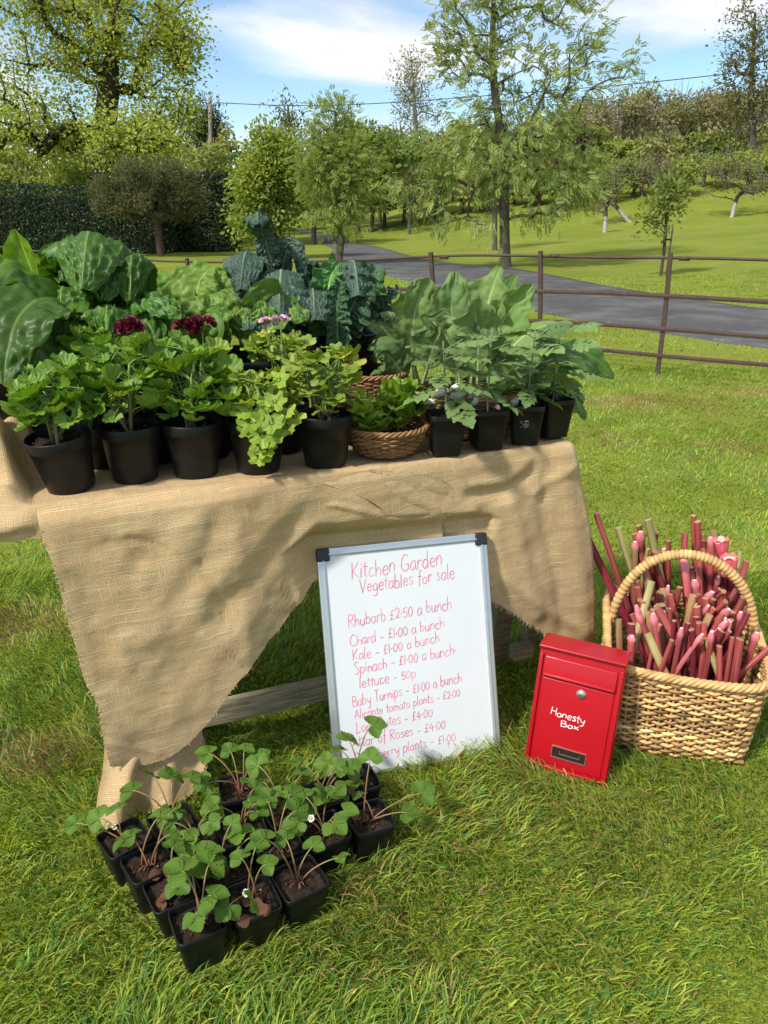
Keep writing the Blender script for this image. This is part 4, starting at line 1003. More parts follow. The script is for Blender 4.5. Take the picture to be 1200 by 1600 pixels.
Lf(M_CHARD, ch, (120, 560, 2.0), (90, 500, 1.98), (100, 440, 1.96), (70, 500, 1.90), .16, seed=6, cup=.2, ruff=.12, tint=(1.0, 1.0, .9))
ch2 = thing('chard_bunch', 'bunch of dark blistered chard with a tall leaf curling over at the top', 'chard', tuple(aty(160, 560, 2.06)), 'chard bunches')
QK = dict(quilt=.006, qk=6.5, bl=.006, blf=26., cell=.032, puff=.019, nu=96, nv=45, q=.55, p=.75, stalk=.12, ruff=.10)
XS = (1, .05, 0)
Lf(M_CHARD, ch2, (140, 560, 2.16), (146, 400, 2.17), (142, 268, 2.06), (128, 452, 1.90), .21, seed=11, cup=.60, tint=(.95, .98, .95), side=XS, **QK)
Lf(M_CHARD, ch2, (160, 560, 2.14), (175, 430, 2.16), (165, 300, 2.10), (160, 470, 1.96), .15, seed=12, cup=.5, tint=(.85, .92, .9), side=(1, -.3, 0), **QK)
Lf(M_CHARD, ch2, (190, 560, 2.14), (208, 430, 2.14), (206, 315, 2.08), (203, 470, 1.97), .115, seed=13, cup=.55, tint=(.9, .95, 1.0), side=(.9, .45, 0), **QK)
Lf(M_CHARD, ch2, (120, 570, 2.08), (105, 480, 2.10), (98, 370, 2.02), (92, 530, 1.90), .15, seed=14, cup=.45, tint=(1, 1, .9), side=(1, -.3, 0), **QK)
Lf(M_CHARD, ch2, (150, 575, 2.04), (150, 510, 2.05), (150, 400, 1.98), (150, 575, 1.87), .15, seed=15, cup=.4, tint=(.95, 1, .9), side=XS, **QK)
Lf(M_CHARD, ch2, (180, 575, 2.02), (186, 500, 2.04), (190, 420, 1.98), (190, 560, 1.88), .12, seed=16, cup=.4, tint=(.8, .85, .85), side=(1, .3, 0), **QK)
Lf(M_CHARD, ch2, (130, 560, 2.18), (118, 450, 2.18), (100, 385, 2.16), (70, 430, 2.08), .15, seed=17, cup=.25, tint=(1.15, 1.15, .95), **QK)
Lf(M_CHARD, ch2, (120, 540, 2.20), (112, 430, 2.20), (106, 345, 2.14), (96, 440, 2.04), .13, seed=20, cup=.5, tint=(1.0, 1.05, .9), side=(1, -.2, 0), **QK)
Lf(M_CHARD, ch2, (165, 575, 2.00), (166, 500, 2.00), (168, 425, 1.95), (166, 530, 1.86), .12, seed=21, cup=.5, tint=(.9, .95, .85), side=(1, .15, 0), **QK)
Lf(M_CHARD, ch2, (80, 575, 2.02), (70, 510, 2.02), (66, 440, 1.96), (62, 560, 1.86), .13, seed=22, cup=.45, tint=(.75, .8, .75), side=(1, -.2, 0), **QK)
Lf(M_CHARD, ch2, (170, 540, 2.05), (205, 440, 2.02), (240, 455, 1.99), (283, 500, 1.96), .11, seed=18, cup=-.25, tint=(1.0, 1.08, 1.25), face=(0, -.3, 1), **QK)
Lf(M_CHARD, ch2, (175, 550, 2.0), (205, 470, 1.99), (230, 480, 1.96), (252, 555, 1.92), .12, seed=19, cup=-.2, tint=(.8, .9, .9), face=(0, -.6, .8), **QK)

# ---- spinach heap
sp = thing('spinach_heap', 'heap of pale green spinach leaves filling the black crate', 'spinach', tuple(aty(350, 530, 2.22)))
SPK = dict(quilt=.007, qk=5., bl=.007, blf=32., cell=.022, puff=.010, stalk=.08, sw=.008, nu=54, nv=27)
for i, (b, c1, c2, t, W, tn) in enumerate((
    ((320, 520, 2.22), (300, 470, 2.20), (300, 440, 2.22), (330, 415, 2.26), .16, (1.25, 1.2, 1.0)),
    ((260, 520, 2.28), (250, 460, 2.26), (230, 430, 2.28), (215, 445, 2.30), .14, (1.3, 1.2, .9)),
    ((270, 520, 2.24), (260, 450, 2.22), (270, 420, 2.25), (280, 440, 2.30), .14, (1.1, 1.15, .9)),
    ((350, 520, 2.24), (340, 470, 2.22), (350, 430, 2.24), (372, 428, 2.26), .13, (1.15, 1.15, 1.0)),
    ((360, 530, 2.16), (350, 500, 2.12), (345, 470, 2.13), (330, 462, 2.16), .12, (1.1, 1.1, 1.0)),
    ((375, 540, 2.12), (370, 510, 2.08), (375, 490, 2.09), (390, 482, 2.12), .10, (1.2, 1.15, 1.05)),
    ((330, 540, 2.14), (330, 510, 2.08), (345, 490, 2.07), (365, 488, 2.10), .10, (.9, 1.0, .8)),
    ((300, 530, 2.16), (310, 490, 2.12), (300, 470, 2.12), (280, 490, 2.14), .12, (1.0, 1.0, .9)),
    ((410, 530, 2.16), (415, 480, 2.14), (430, 450, 2.16), (462, 470, 2.16), .15, (.9, .95, 1.0)),
    ((400, 530, 2.14), (430, 500, 2.10), (450, 480, 2.10), (482, 500, 2.12), .12, (.95, 1.0, .9)),
    ((240, 530, 2.14), (240, 490, 2.10), (250, 470, 2.12), (220, 480, 2.16), .12, (.9, .95, 1.0)),
    ((390, 530, 2.22), (390, 470, 2.20), (400, 440, 2.20), (420, 460, 2.20), .12, (.8, .85, .8)),
    ((300, 540, 2.08), (320, 520, 2.03), (350, 505, 2.03), (310, 500, 2.06), .09, (.8, .9, .8)),
    ((420, 540, 2.10), (410, 510, 2.07), (415, 490, 2.08), (405, 470, 2.10), .09, (1.0, 1.05, .9)))):
    Lf(M_SPIN, sp, b, c1, c2, t, W, seed=100+i, cup=(-.35 if i % 3 else .3) if i % 2 else .35, ruff=.14, tint=tn, p=.72, q=.65, face=(0, -.55, .8) if i % 2 else None, side=None if i % 2 else (1, .2*(i % 3-1), 0), **SPK)

# ---- kale
KK = dict(quilt=.002, qk=15., bl=.005, blf=60., cell=.013, puff=.0075, stalk=.06, sw=.010, nu=150, nv=41, p=.75, q=.42, edge=.36)
k1 = thing('kale_bunch', 'tall bunch of crinkled blue green kale with one leaf standing above the rest', 'kale', tuple(aty(425, 520, 2.36)), 'kale bunches')
for i, (b, c1, c2, t, W, cu, tn, sd) in enumerate((
    ((434, 500, 2.42), (430, 430, 2.42), (415, 370, 2.40), (404, 328, 2.37), .062, -.2, (1.1, 1.1, 1.1), None),
    ((412, 372, 2.39), (408, 350, 2.38), (398, 312, 2.36), (404, 350, 2.27), .062, .5, (1.0, 1.05, 1.0), XS),
    ((436, 500, 2.44), (438, 400, 2.44), (455, 315, 2.42), (478, 452, 2.40), .05, .6, (.95, 1.0, 1.0), None),
    ((405, 520, 2.38), (395, 425, 2.40), (386, 330, 2.32), (376, 452, 2.14), .12, .6, (.9, .95, .95), (1, -.35, 0)),
    ((440, 520, 2.36), (442, 440, 2.37), (440, 362, 2.28), (436, 492, 2.10), .135, .45, (1.15, 1.15, 1.2), XS),
    ((400, 525, 2.30), (392, 480, 2.30), (385, 405, 2.22), (388, 515, 2.07), .12, .4, (.85, .9, .9), (1, -.2, 0)),
    ((462, 525, 2.32), (470, 470, 2.32), (468, 395, 2.26), (466, 505, 2.10), .11, .4, (1.0, 1.0, 1.05), (1, .3, 0)),
    ((425, 530, 2.24), (425, 500, 2.24), (424, 440, 2.18), (425, 525, 2.05), .11, .3, (.8, .85, .85), XS))):
    Lf(M_KALE, k1, b, c1, c2, t, W, seed=200+i, cup=cu, ruff=.26, rfreq=9, tint=tn, side=sd, **KK)
k2 = thing('kale_bunch', 'bunch of kale in the round black bucket with green undersides showing', 'kale', tuple(aty(525, 515, 2.34)), 'kale bunches')
for i, (b, c1, c2, t, W, cu, tn, sd, fc) in enumerate((
    ((505, 525, 2.38), (500, 450, 2.38), (492, 395, 2.36), (484, 412, 2.28), .06, .3, (1.1, 1.1, 1.1), XS, None),
    ((530, 530, 2.38), (540, 440, 2.40), (550, 345, 2.32), (560, 462, 2.18), .12, .5, (1.0, 1.05, 1.05), (1, .3, 0), None),
    ((515, 535, 2.26), (508, 480, 2.24), (508, 430, 2.24), (530, 410, 2.28), .11, .5, (1.7, 2.3, .8), None, None),
    ((545, 535, 2.28), (560, 480, 2.25), (572, 440, 2.26), (588, 418, 2.30), .11, .5, (1.2, 1.6, .65), None, None),
    ((535, 540, 2.24), (540, 490, 2.20), (555, 465, 2.20), (578, 438, 2.24), .10, .4, (.75, .9, .65), None, None),
    ((550, 525, 2.32), (580, 490, 2.30), (600, 470, 2.30), (626, 453, 2.30), .075, .3, (1.3, 1.35, 1.35), None, (0, -.4, .9)),
    ((545, 530, 2.30), (575, 500, 2.27), (590, 480, 2.26), (612, 500, 2.22), .09, .3, (.8, .9, .9), None, (0, -.4, .9)),
    ((492, 530, 2.32), (486, 470, 2.32), (488, 405, 2.26), (492, 500, 2.12), .11, .45, (1.0, 1.0, 1.05), (1, -.2, 0), None),
    ((528, 545, 2.20), (528, 505, 2.17), (522, 470, 2.17), (532, 440, 2.20), .06, .5, (.9, 1.1, .7), None, None))):
    Lf(M_KALE, k2, b, c1, c2, t, W, seed=230+i, cup=cu, ruff=.28, rfreq=9, tint=tn, side=sd, face=fc, **KK)

# ---- turnips
TK = dict(cell=.02, puff=.004, quilt=.006, qk=6., bl=.009, blf=35., nu=56, nv=21, edge=.3, lob=.10)
def turnips(label, base, leaves, roots, seed):
    r = thing('turnip_bunch', label, 'turnips', tuple(aty(*base)), 'bunches of baby turnips')
    for i, (b, c1, c2, t, W, cu, tn, fc) in enumerate(leaves):
        Lf(M_TURN, r, b, c1, c2, t, W, seed=seed+i, cup=cu*1.4, ruff=.20, rfreq=3.5, twist=.5*math.sin(i*2.3+seed), tint=tn, face=fc, stalk=.22, sw=.010, p=.95, q=.7, **TK)
    for i, (q, rad) in enumerate(roots):
        mb = MB(); c = aty(*q); a = np.linspace(0, math.pi, 15); pr = np.stack([np.sin(a)*rad+.0004, -np.cos(a)*rad*.82], -1)
        pr = np.vstack([[(.0006, -rad*1.9), (.0012, -rad*1.4), (.003, -rad*.98)], pr[2:]])
        M = np.array(Matrix.Rotation(R(-35+20*i), 3, 'Y') @ Matrix.Rotation(R(25*i), 3, 'X'))
        lathe(mb, pr, None, 22, (1, 1, 1), M, 0, c); o = put(mb, 'root', M_ROOT, r)
    return r
t_ = NT('turnip skin'); g_ = t_.N('ShaderNodeTexGradient'); 
M_ROOT = t_.pbr(t_.mix(t_.rng(t_.noise(t_.coord(), 22, 3), .48, .62), (.78, .76, .70), (.62, .25, .42)), .35, 0, None, .5)
LG = (1.0, 1.0, 1.0)
turnips('bunch of baby turnips with pale upright leaves at the back left of the wicker basket', (655, 590, 2.22), (
    ((650, 600, 2.22), (640, 540, 2.22), (640, 480, 2.24), (672, 436, 2.26), .13, .2, (1.1, 1.08, 1.0), None),
    ((640, 600, 2.24), (620, 540, 2.22), (600, 490, 2.22), (578, 515, 2.2), .12, -.2, (.95, .98, 1.0), None),
    ((655, 600, 2.28), (630, 520, 2.28), (620, 480, 2.28), (640, 462, 2.30), .10, .3, (1.3, 1.3, .8), None),
    ((660, 600, 2.20), (680, 530, 2.18), (690, 490, 2.18), (700, 500, 2.15), .12, -.1, (.85, .9, .95), None),
    ((640, 610, 2.20), (620, 560, 2.18), (600, 540, 2.16), (590, 560, 2.14), .11, -.2, (.6, .68, .6), None),
    ((650, 600, 2.30), (640, 530, 2.31), (650, 480, 2.32), (648, 440, 2.34), .09, .3, (.9, .95, .9), None)),
    (((690, 618, 2.08), .026), ((672, 628, 2.08), .022)), 300)
turnips('bunch of baby turnips with the tallest pale leaves above white stems', (735, 600, 2.20), (
    ((715, 610, 2.20), (710, 540, 2.22), (700, 470, 2.26), (712, 425, 2.28), .12, .2, (.95, 1, .95), None),
    ((730, 610, 2.22), (740, 540, 2.24), (760, 480, 2.26), (780, 416, 2.28), .12, .25, (1.15, 1.12, 1.0), None),
    ((740, 610, 2.20), (755, 540, 2.22), (790, 490, 2.24), (832, 445, 2.26), .11, .3, (.95, 1.05, .75), None),
    ((745, 612, 2.14), (750, 550, 2.14), (745, 490, 2.14), (740, 470, 2.10), .13, -.1, (1.0, 1.0, 1.05), None),
    ((735, 610, 2.18), (740, 540, 2.18), (770, 490, 2.18), (755, 530, 2.10), .12, -.3, (.78, .85, .85), None),
    ((720, 612, 2.16), (715, 560, 2.16), (700, 510, 2.18), (675, 500, 2.16), .12, .1, (1.05, 1.02, 1.05), None),
    ((735, 610, 2.30), (745, 530, 2.31), (790, 480, 2.32), (805, 430, 2.34), .10, .3, (.8, .9, .8), None),
    ((720, 610, 2.30), (720, 530, 2.31), (730, 480, 2.32), (742, 440, 2.33), .12, .2, (1.1, 1.1, 1.0), None)),
    (((715, 612, 2.05), .026), ((742, 612, 2.06), .022), ((738, 626, 2.04), .016)), 320)
turnips('bunch of baby turnips whose leaves hang over the right end of the table', (790, 610, 2.2), (
    ((745, 640, 2.10), (770, 590, 2.14), (800, 490, 2.20), (895, 505, 2.22), .13, -.3, (1.15, 1.12, 1.05), (0, -.45, .9)),
    ((760, 640, 2.12), (800, 580, 2.16), (860, 500, 2.24), (935, 580, 2.26), .12, -.35, (.7, .82, .65), (-.1, -.5, .8)),
    ((765, 640, 2.14), (820, 560, 2.2), (900, 500, 2.30), (960, 590, 2.34), .12, -.35, (.6, .78, .45), (.1, -.5, .8)),
    ((770, 640, 2.12), (820, 590, 2.16), (880, 540, 2.22), (915, 655, 2.26), .11, -.3, (.75, .88, .75), (-.1, -.7, .6)),
    ((760, 640, 2.12), (800, 590, 2.14), (840, 540, 2.18), (890, 600, 2.20), .11, -.2, (.85, .92, .85), (0, -.6, .7)),
    ((755, 640, 2.08), (780, 590, 2.10), (810, 550, 2.12), (850, 560, 2.14), .10, -.2, (1.0, 1.05, .9), (0, -.6, .8)),
    ((770, 645, 2.14), (830, 600, 2.2), (870, 560, 2.24), (885, 640, 2.24), .10, -.2, (.5, .62, .4), (0, -.6, .7))),
    (((800, 628, 2.10), .020), ((778, 640, 2.06), .020)), 340)

# ---- lettuces
def lettuce(label, c, r, seed, tall=1.0, n=20, tint=(1, 1, 1)):
    g = np.random.default_rng(seed); c = np.array(c); root = thing('lettuce', label, 'lettuce', tuple(c), 'lettuces in the wicker bowl')
    for i in range(n):
        a = i*2.4+g.normal(0, .2); f = i/n; rr = r*(.35+.75*f)*g.uniform(.85, 1.1); h = r*tall*(1.5-.95*f)*g.uniform(.9, 1.1)
        d = np.array([math.cos(a), math.sin(a), 0]); b = c+d*.012
        big_leaf(M_LETT, [b, b+d*rr*.35+np.array([0, 0, h*.5]), c+d*rr*.8+np.array([0, 0, h*1.0]), c+d*rr*1.15+np.array([0, 0, h*.8])], r*1.05, root, seed=seed+i, nu=22, nv=15, stalk=.05, sw=.012, cup=.35, ruff=.22, rfreq=4, quilt=.006, qk=4, bl=.007, blf=60, tint=np.array(tint)*(1.25-.45*f)*g.uniform(.85, 1.15), p=.8, q=.5, face=tuple(-d*.8+np.array([0, 0, .6])), edge=.12)
    return root
lb = at(602, 676, .86)
lettuce('loose lettuce lying at the left of the wicker bowl beside the geranium', (lb[0]-.035, lb[1]-.005, TZ+.065), .075, 400, .7, 18)
lettuce('upright lettuce with rounded leaves at the back right of the wicker bowl', (lb[0]+.035, lb[1]+.05, TZ+.065), .080, 440, 1.25, 20, (.9, .95, .9))

# ------------------------------------------------------------------ wicker
M_WICK = m_plain('brown wicker', (1, 1, 1), .6, 0, .3, 0, 30, .5, 80, .2, .002)
def wicker(mb, outline, prof, stakes, rows, r, g, c, rs=None, amp=None, split=1, var=.25, per=6):
    """rows of rods woven in and out of upright stakes; outline(t)-> unit xy, prof(h in 0..1) -> (scale, z)"""
    k = stakes*per; t = np.arange(k)/k; rs = rs or r*1.2; amp = amp or r*.9
    O = outline(t); Tn = norm(np.roll(O, -1, 0)-np.roll(O, 1, 0)); Nr = np.stack([Tn[:, 1], -Tn[:, 0]], -1)
    for i in range(rows):
        h = (i+.5)/rows; sc, z = prof(h)
        ph = math.pi*(i % 2); w = np.cos(t*stakes*math.pi+ph) if stakes % 2 == 0 else np.cos(t*(stakes+1)*math.pi+ph)
        zz = z+.18*r*vnoise(t*23, i*3.1, 0, 5)+.3*r*np.sin(t*stakes*math.pi*2+i)
        P = np.concatenate([O*sc+Nr*(amp*w)[:, None], zz[:, None]], 1); P = np.vstack([P, P[:1]])
        cc = np.array(c)*(1+var*vnoise(np.append(t, 0)*7, i*2.3, 1, 9)[:, None]*1.6)*(1+g.normal(0, var*.6))
        tube(mb, P, r*(1+.12*g.normal()), 6, np.clip(cc, .01, 1), False, hint=(0, 0, 1))
    for s in range(stakes):
        j = int((s+.5)/stakes*k) if False else s*per
        P = []
        for h in np.linspace(-.02, 1.02, 7):
            sc, z = prof(min(max(h, 0), 1)); P.append([*(O[j]*sc), z+(h-min(max(h, 0), 1))*.05])
        tube(mb, P, rs, 5, np.array(c)*g.uniform(.7, 1.1), True)
def rim_tube(mb, outline, sc, z, r, c, g, strands=3, k=120, wave=None):
    t = np.arange(k+1)/k; O = outline(t % 1.0)
    for s in range(strands):
        a = t*2*math.pi*int(k/9)+s*2*math.pi/strands
        rad = sc+0*t; zz = z+np.sin(a)*r*.75+(wave(t) if wave else 0)
        N_ = norm(O); P = np.concatenate([O*sc+N_*(np.cos(a)*r*.75)[:, None], zz[:, None]], 1)
        tube(mb, P, r*.62, 6, np.clip(np.array(c)*(1+.25*vnoise(t*14, s*7, 0, 3)[:, None]), .01, 1), False)
circ = lambda t: np.stack([np.cos(t*2*math.pi), np.sin(t*2*math.pi)], -1)
def bowl(label, loc, r, h, seed, flare=.72, rot=(0, 0, 0), c=(.21, .105, .045), ov=1.0):
    g = np.random.default_rng(seed); root = thing('wicker_basket', label, 'basket', tuple(loc), 'brown wicker baskets on the table', rot)
    out = lambda t: circ(t)*np.array([1.0, ov])
    mb = MB(); pf = lambda x: (r*(flare+(1-flare)*math.sin(x*math.pi/2)**.9), .006+h*x)
    wicker(mb, out, pf, 28, int(h/.0058), .0031, g, c, .0032, .0032)
    mb.build('woven_side', M_WICK, root)
    mb = MB(); rim_tube(mb, out, r*1.01, h+.006, .0062, np.array(c)*1.3, g, 3, 126); mb.build('rim', M_WICK, root)
    mb = MB(); lathe(mb, [(.0, .004), (r*.4, .005), (r*flare, .007), (r*flare*.99, .003)], lambda a: np.stack([np.cos(a), np.sin(a)*ov], -1), 40, np.array(c)*.8); mb.build('base', M_WICK, root)
    return root
bowl('round brown wicker bowl full of lettuce on the front of the table', (lb[0], lb[1]+.02, TZ+.002), .108, .068, 51, .68)
b2 = aty(578, 600, 2.25); bowl('taller brown wicker basket behind the lettuce and below the kale bucket', (b2[0], 2.235, TZ+.002), .105, .155, 52, .8)
b3 = aty(725, 640, 2.2); bowl('wide wicker basket holding the turnips behind the tomato plants', (b3[0], 2.185, TZ+.002), .165, .115, 53, .8, c=(.30, .19, .095), ov=.85)
# ------------------------------------------------------------------ handwriting (single strokes, our own letter shapes)
G = {
'a': (.5, [[(.42,.5),(.2,.53),(.06,.3),(.12,.05),(.3,.03),(.42,.25)], [(.42,.52),(.41,.2),(.48,.02)]]),
'b': (.5, [[(.08,1),(.08,.02)], [(.08,.35),(.25,.52),(.42,.35),(.38,.08),(.2,0),(.08,.1)]]),
'c': (.48, [[(.42,.45),(.25,.54),(.08,.32),(.12,.05),(.3,0),(.44,.1)]]),
'd': (.52, [[(.42,.4),(.22,.53),(.06,.28),(.14,.02),(.3,.03),(.42,.25)], [(.42,1),(.42,.2),(.48,.02)]]),
'e': (.48, [[(.08,.27),(.4,.32),(.36,.5),(.2,.53),(.07,.3),(.14,.04),(.3,0),(.44,.1)]]),
'f': (.38, [[(.4,.93),(.28,1),(.2,.85),(.2,.3),(.18,-.28)], [(.05,.5),(.36,.53)]]),
'g': (.5, [[(.42,.42),(.22,.53),(.07,.3),(.16,.05),(.32,.08),(.42,.3)], [(.42,.52),(.42,0),(.36,-.3),(.2,-.36),(.06,-.26)]]),
'h': (.5, [[(.08,1),(.08,0)], [(.08,.3),(.25,.53),(.4,.4),(.41,.02)]]),
'i': (.22, [[(.1,.52),(.1,0)], [(.1,.72),(.115,.76)]]),
'k': (.46, [[(.08,1),(.08,0)], [(.4,.5),(.1,.25),(.42,0)]]),
'l': (.24, [[(.1,1),(.09,.1),(.17,0)]]),
'm': (.72, [[(.08,.52),(.08,0)], [(.08,.3),(.22,.52),(.33,.4),(.33,.02)], [(.33,.3),(.48,.53),(.6,.4),(.61,.02)]]),
'n': (.5, [[(.08,.52),(.08,0)], [(.08,.3),(.25,.53),(.4,.4),(.41,.02)]]),
'o': (.5, [[(.25,.53),(.07,.36),(.1,.08),(.26,0),(.42,.16),(.4,.42),(.24,.53)]]),
'p': (.5, [[(.08,.52),(.07,-.36)], [(.08,.4),(.25,.53),(.42,.35),(.36,.06),(.2,0),(.08,.12)]]),
'r': (.38, [[(.08,.52),(.08,0)], [(.08,.3),(.2,.5),(.36,.5)]]),
's': (.44, [[(.4,.47),(.22,.54),(.1,.4),(.25,.28),(.38,.14),(.24,0),(.06,.06)]]),
't': (.36, [[(.18,.85),(.17,.1),(.29,0)], [(.02,.58),(.36,.6)]]),
'u': (.5, [[(.08,.52),(.08,.15),(.2,0),(.36,.1),(.4,.5)], [(.4,.52),(.41,.1),(.46,0)]]),
'w': (.62, [[(.05,.5),(.16,0),(.3,.4)], [(.3,.4),(.44,0),(.56,.52)]]),
'x': (.46, [[(.06,.5),(.4,0)], [(.4,.52),(.05,0)]]),
'y': (.5, [[(.06,.52),(.1,.2),(.25,.12),(.4,.3)], [(.42,.52),(.4,0),(.32,-.3),(.12,-.34)]]),
'A': (.62, [[(.04,0),(.3,1)], [(.3,1),(.56,0)], [(.13,.36),(.48,.36)]]),
'B': (.58, [[(.08,1),(.08,0)], [(.08,1),(.4,.92),(.4,.6),(.1,.54)], [(.1,.54),(.48,.46),(.48,.1),(.08,0)]]),
'C': (.62, [[(.55,.85),(.35,1),(.1,.7),(.08,.3),(.28,0),(.58,.14)]]),
'G': (.66, [[(.55,.86),(.34,1),(.1,.7),(.1,.25),(.32,0),(.55,.14),(.57,.42)], [(.36,.42),(.62,.42)]]),
'H': (.66, [[(.08,1),(.08,0)], [(.56,1),(.57,0)], [(.08,.52),(.57,.5)]]),
'K': (.6, [[(.08,1),(.08,0)], [(.52,1),(.1,.46)], [(.1,.46),(.56,0)]]),
'L': (.5, [[(.1,1),(.06,.06),(.14,.02),(.48,.06)]]),
'R': (.58, [[(.08,1),(.08,0)], [(.08,1),(.44,.92),(.42,.6),(.1,.5)], [(.16,.5),(.52,0)]]),
'S': (.54, [[(.46,.86),(.28,1),(.08,.8),(.26,.54),(.46,.28),(.28,0),(.04,.12)]]),
'T': (.56, [[(.02,1),(.54,1)], [(.28,1),(.27,0)]]),
'V': (.6, [[(.04,1),(.28,0)], [(.28,0),(.56,1)]]),
'0': (.5, [[(.25,.75),(.07,.5),(.1,.1),(.26,0),(.42,.25),(.4,.6),(.24,.75)]]),
'1': (.24, [[(.12,.78),(.11,0)]]),
'2': (.48, [[(.06,.6),(.2,.78),(.38,.62),(.3,.3),(.06,0)], [(.06,.01),(.44,.03)]]),
'4': (.5, [[(.3,.78),(.06,.28),(.44,.3)], [(.34,.5),(.32,-.03)]]),
'5': (.48, [[(.1,.76),(.08,.42),(.3,.46),(.4,.22),(.22,0),(.04,.08)], [(.1,.76),(.42,.78)]]),
'£': (.5, [[(.44,.68),(.3,.8),(.18,.6),(.2,.2),(.04,.02)], [(.04,.02),(.22,.06),(.44,.02)], [(.04,.38),(.36,.4)]]),
'-': (.46, [[(.06,.28),(.4,.3)]]), ';': (.2, []), '.': (.22, [[(.06,.28),(.09,.38),(.12,.30)]]), ' ': (.34, []), ',': (.22, [[(.08,.02),(.10,.05)]]),
}
def write(mb, text, p0, p1, cap, w, seed, off=.0006, slant=.10, to3d=None):
    """text along p0 -> p1 on a plane (2-D), lettered with ribbons of felt pen"""
    g = np.random.default_rng(seed); p0, p1 = np.array(p0, float), np.array(p1, float)
    adv = sum(G[ch][0] for ch in text); L = np.linalg.norm(p1-p0); ex = (p1-p0)/L; ey = np.array([-ex[1], ex[0]]); sx = L/adv
    x = 0; lay = 0
    for ch in text:
        aw, strokes = G[ch]; jy = g.normal(0, .03); sc = 1+g.normal(0, .05)
        for st in strokes:
            q = catmull(np.array(st)+g.normal(0, .012, (len(st), 2)), max(6, 7*len(st)) if len(st) > 2 else 5)
            P = p0+ex*((x+q[:, :1])*sx+slant*q[:, 1:]*cap)+ey*((q[:, 1:]*sc+jy)*cap)
            T = np.gradient(P, axis=0); T = T/(np.linalg.norm(T, axis=1, keepdims=True)+1e-9); Nn = np.stack([-T[:, 1], T[:, 0]], -1)
            ww = w*(.8+.35*g.random())*np.clip(.75+.3*np.sin(np.linspace(.2, 2.9, len(P))), 0, 1)[:, None]
            A = np.concatenate([P+Nn*ww/2, P-Nn*ww/2]); n = len(P); lay += 1
            V = to3d(A, off+.00004*(lay % 7))
            i = np.arange(n-1); f = g.uniform(.8, 1.25)
            mb.add(V, np.stack([i, i+1, i+1+n, i+n], -1), (f, f, f))
        x += aw
def affine_from(src, dst):
    A = np.array([[x, y, 1, x*y] for x, y in src]); return np.linalg.solve(A, np.array(dst, float))
def ap(Mx, p): return np.array([p[0], p[1], 1, p[0]*p[1]]) @ Mx

# ------------------------------------------------------------------ whiteboard
def build_board():
    bl, br = at(524, 1219, .0), at(784, 1174, .0)
    W, H, yaw, lean = B_W*.995, B_H, B_YAW, B_LEAN
    root = thing('whiteboard', 'white price board with silver frame leaning against the burlap, lettered in red pen', 'whiteboard', tuple(bl+[0, 0, -.012]), None, (-lean, 0, yaw))
    mfr = m_plain('brushed aluminium', (.60, .61, .62), .34, .85, .5, 0, 40, .12, 200, .06, .001)
    mwh = m_plain('white enamel', (.62, .64, .665), .3, 0, .5, .3, 4, .06)
    mco = m_plain('black corner plastic', (.018, .018, .02), .4)
    b = .020; t = .015
    for (nm, sx, sz, x, z) in (('frame_bar', W-.04, b, W/2, b/2), ('frame_bar', W-.04, b, W/2, H-b/2), ('frame_bar', b, H-.04, b/2, H/2), ('frame_bar', b, H-.04, W-b/2, H/2)):
        mb = MB(); hz_ = sx > sz
        bbox(mb, (sx, t, sz), (x, 0, z), .0025)
        # raised inner lip
        if hz_: bbox(mb, (sx-.004, .004, .004), (x, -t/2-.0012, z+(.005 if z < H/2 else -.005)), .001)
        else: bbox(mb, (.004, .004, sz-.004), (x+(.005 if x < W/2 else -.005), -t/2-.0012, z), .001)
        mb.build(nm, mfr, root, False)
    mb = MB(); bbox(mb, (W-.036, .006, H-.036), (W/2, -.001, H/2), .001); mb.build('panel', mwh, root, False)
    for x in (.016, W-.016):
        for z in (.016, H-.016): mb = MB(); bbox(mb, (.034, t+.006, .034), (x, -.0005, z), .005, seg=3); mb.build('corner_cap', mco, root)
    Mx = affine_from([(488, 862), (748, 828), (784, 1174), (524, 1219)], [(0, H), (W, H), (W, 0), (0, 0)])
    inks = m_plain('red pen', (.72, .12, .22), .5, 0, .4, 0, 220, .25)
    to3 = lambda A, o: np.stack([A[:, 0], np.full(len(A), -.0040-o), A[:, 1]], -1)
    lines = [('Kitchen Garden', (540, 905), (680, 880), 25, .0042), ('Vegetables for sale', (553, 926), (700, 899), 21, .0040),
      ('Rhubarb £2.50 a bunch', (537, 979), (697, 946), 19, .0036), ('Chard - £1.00 a bunch', (541, 1008), (686, 975), 17, .0036),
      ('Kale - £1.00 a bunch', (545, 1029), (679, 998), 17, .0036), ('Spinach - £1.00 a bunch.', (548, 1050), (706, 1016), 18, .0036),
      ('lettuce - 50p', (556, 1071), (643, 1052), 16, .0036), ('Baby Turnips - £1.00 a bunch', (546, 1100), (716, 1059), 17, .0036),
      ('Alicante tomato plants - £2.00', (550, 1119), (714, 1081), 14, .0033), ('Lord Butes - £4.00', (553, 1140), (671, 1113), 17, .0036),
      ('Attar of Roses - £4.00', (547, 1163), (692, 1131), 16, .0036), ('Strawberry plants - £1.00', (551, 1187), (709, 1150), 16, .0036)]
    for k, (tx, a, b_, cap, w) in enumerate(lines):
        mb = MB(); pa, pb = ap(Mx, a), ap(Mx, b_); write(mb, tx, pa, pb, cap*H/352, w*.44, 900+k, to3d=to3); mb.build('writing', inks, root, False)
    c = bl+(br-bl)/2; BLOCKS.append((c[0]-.01, c[1]+.015, W/2, .014, yaw))
build_board()

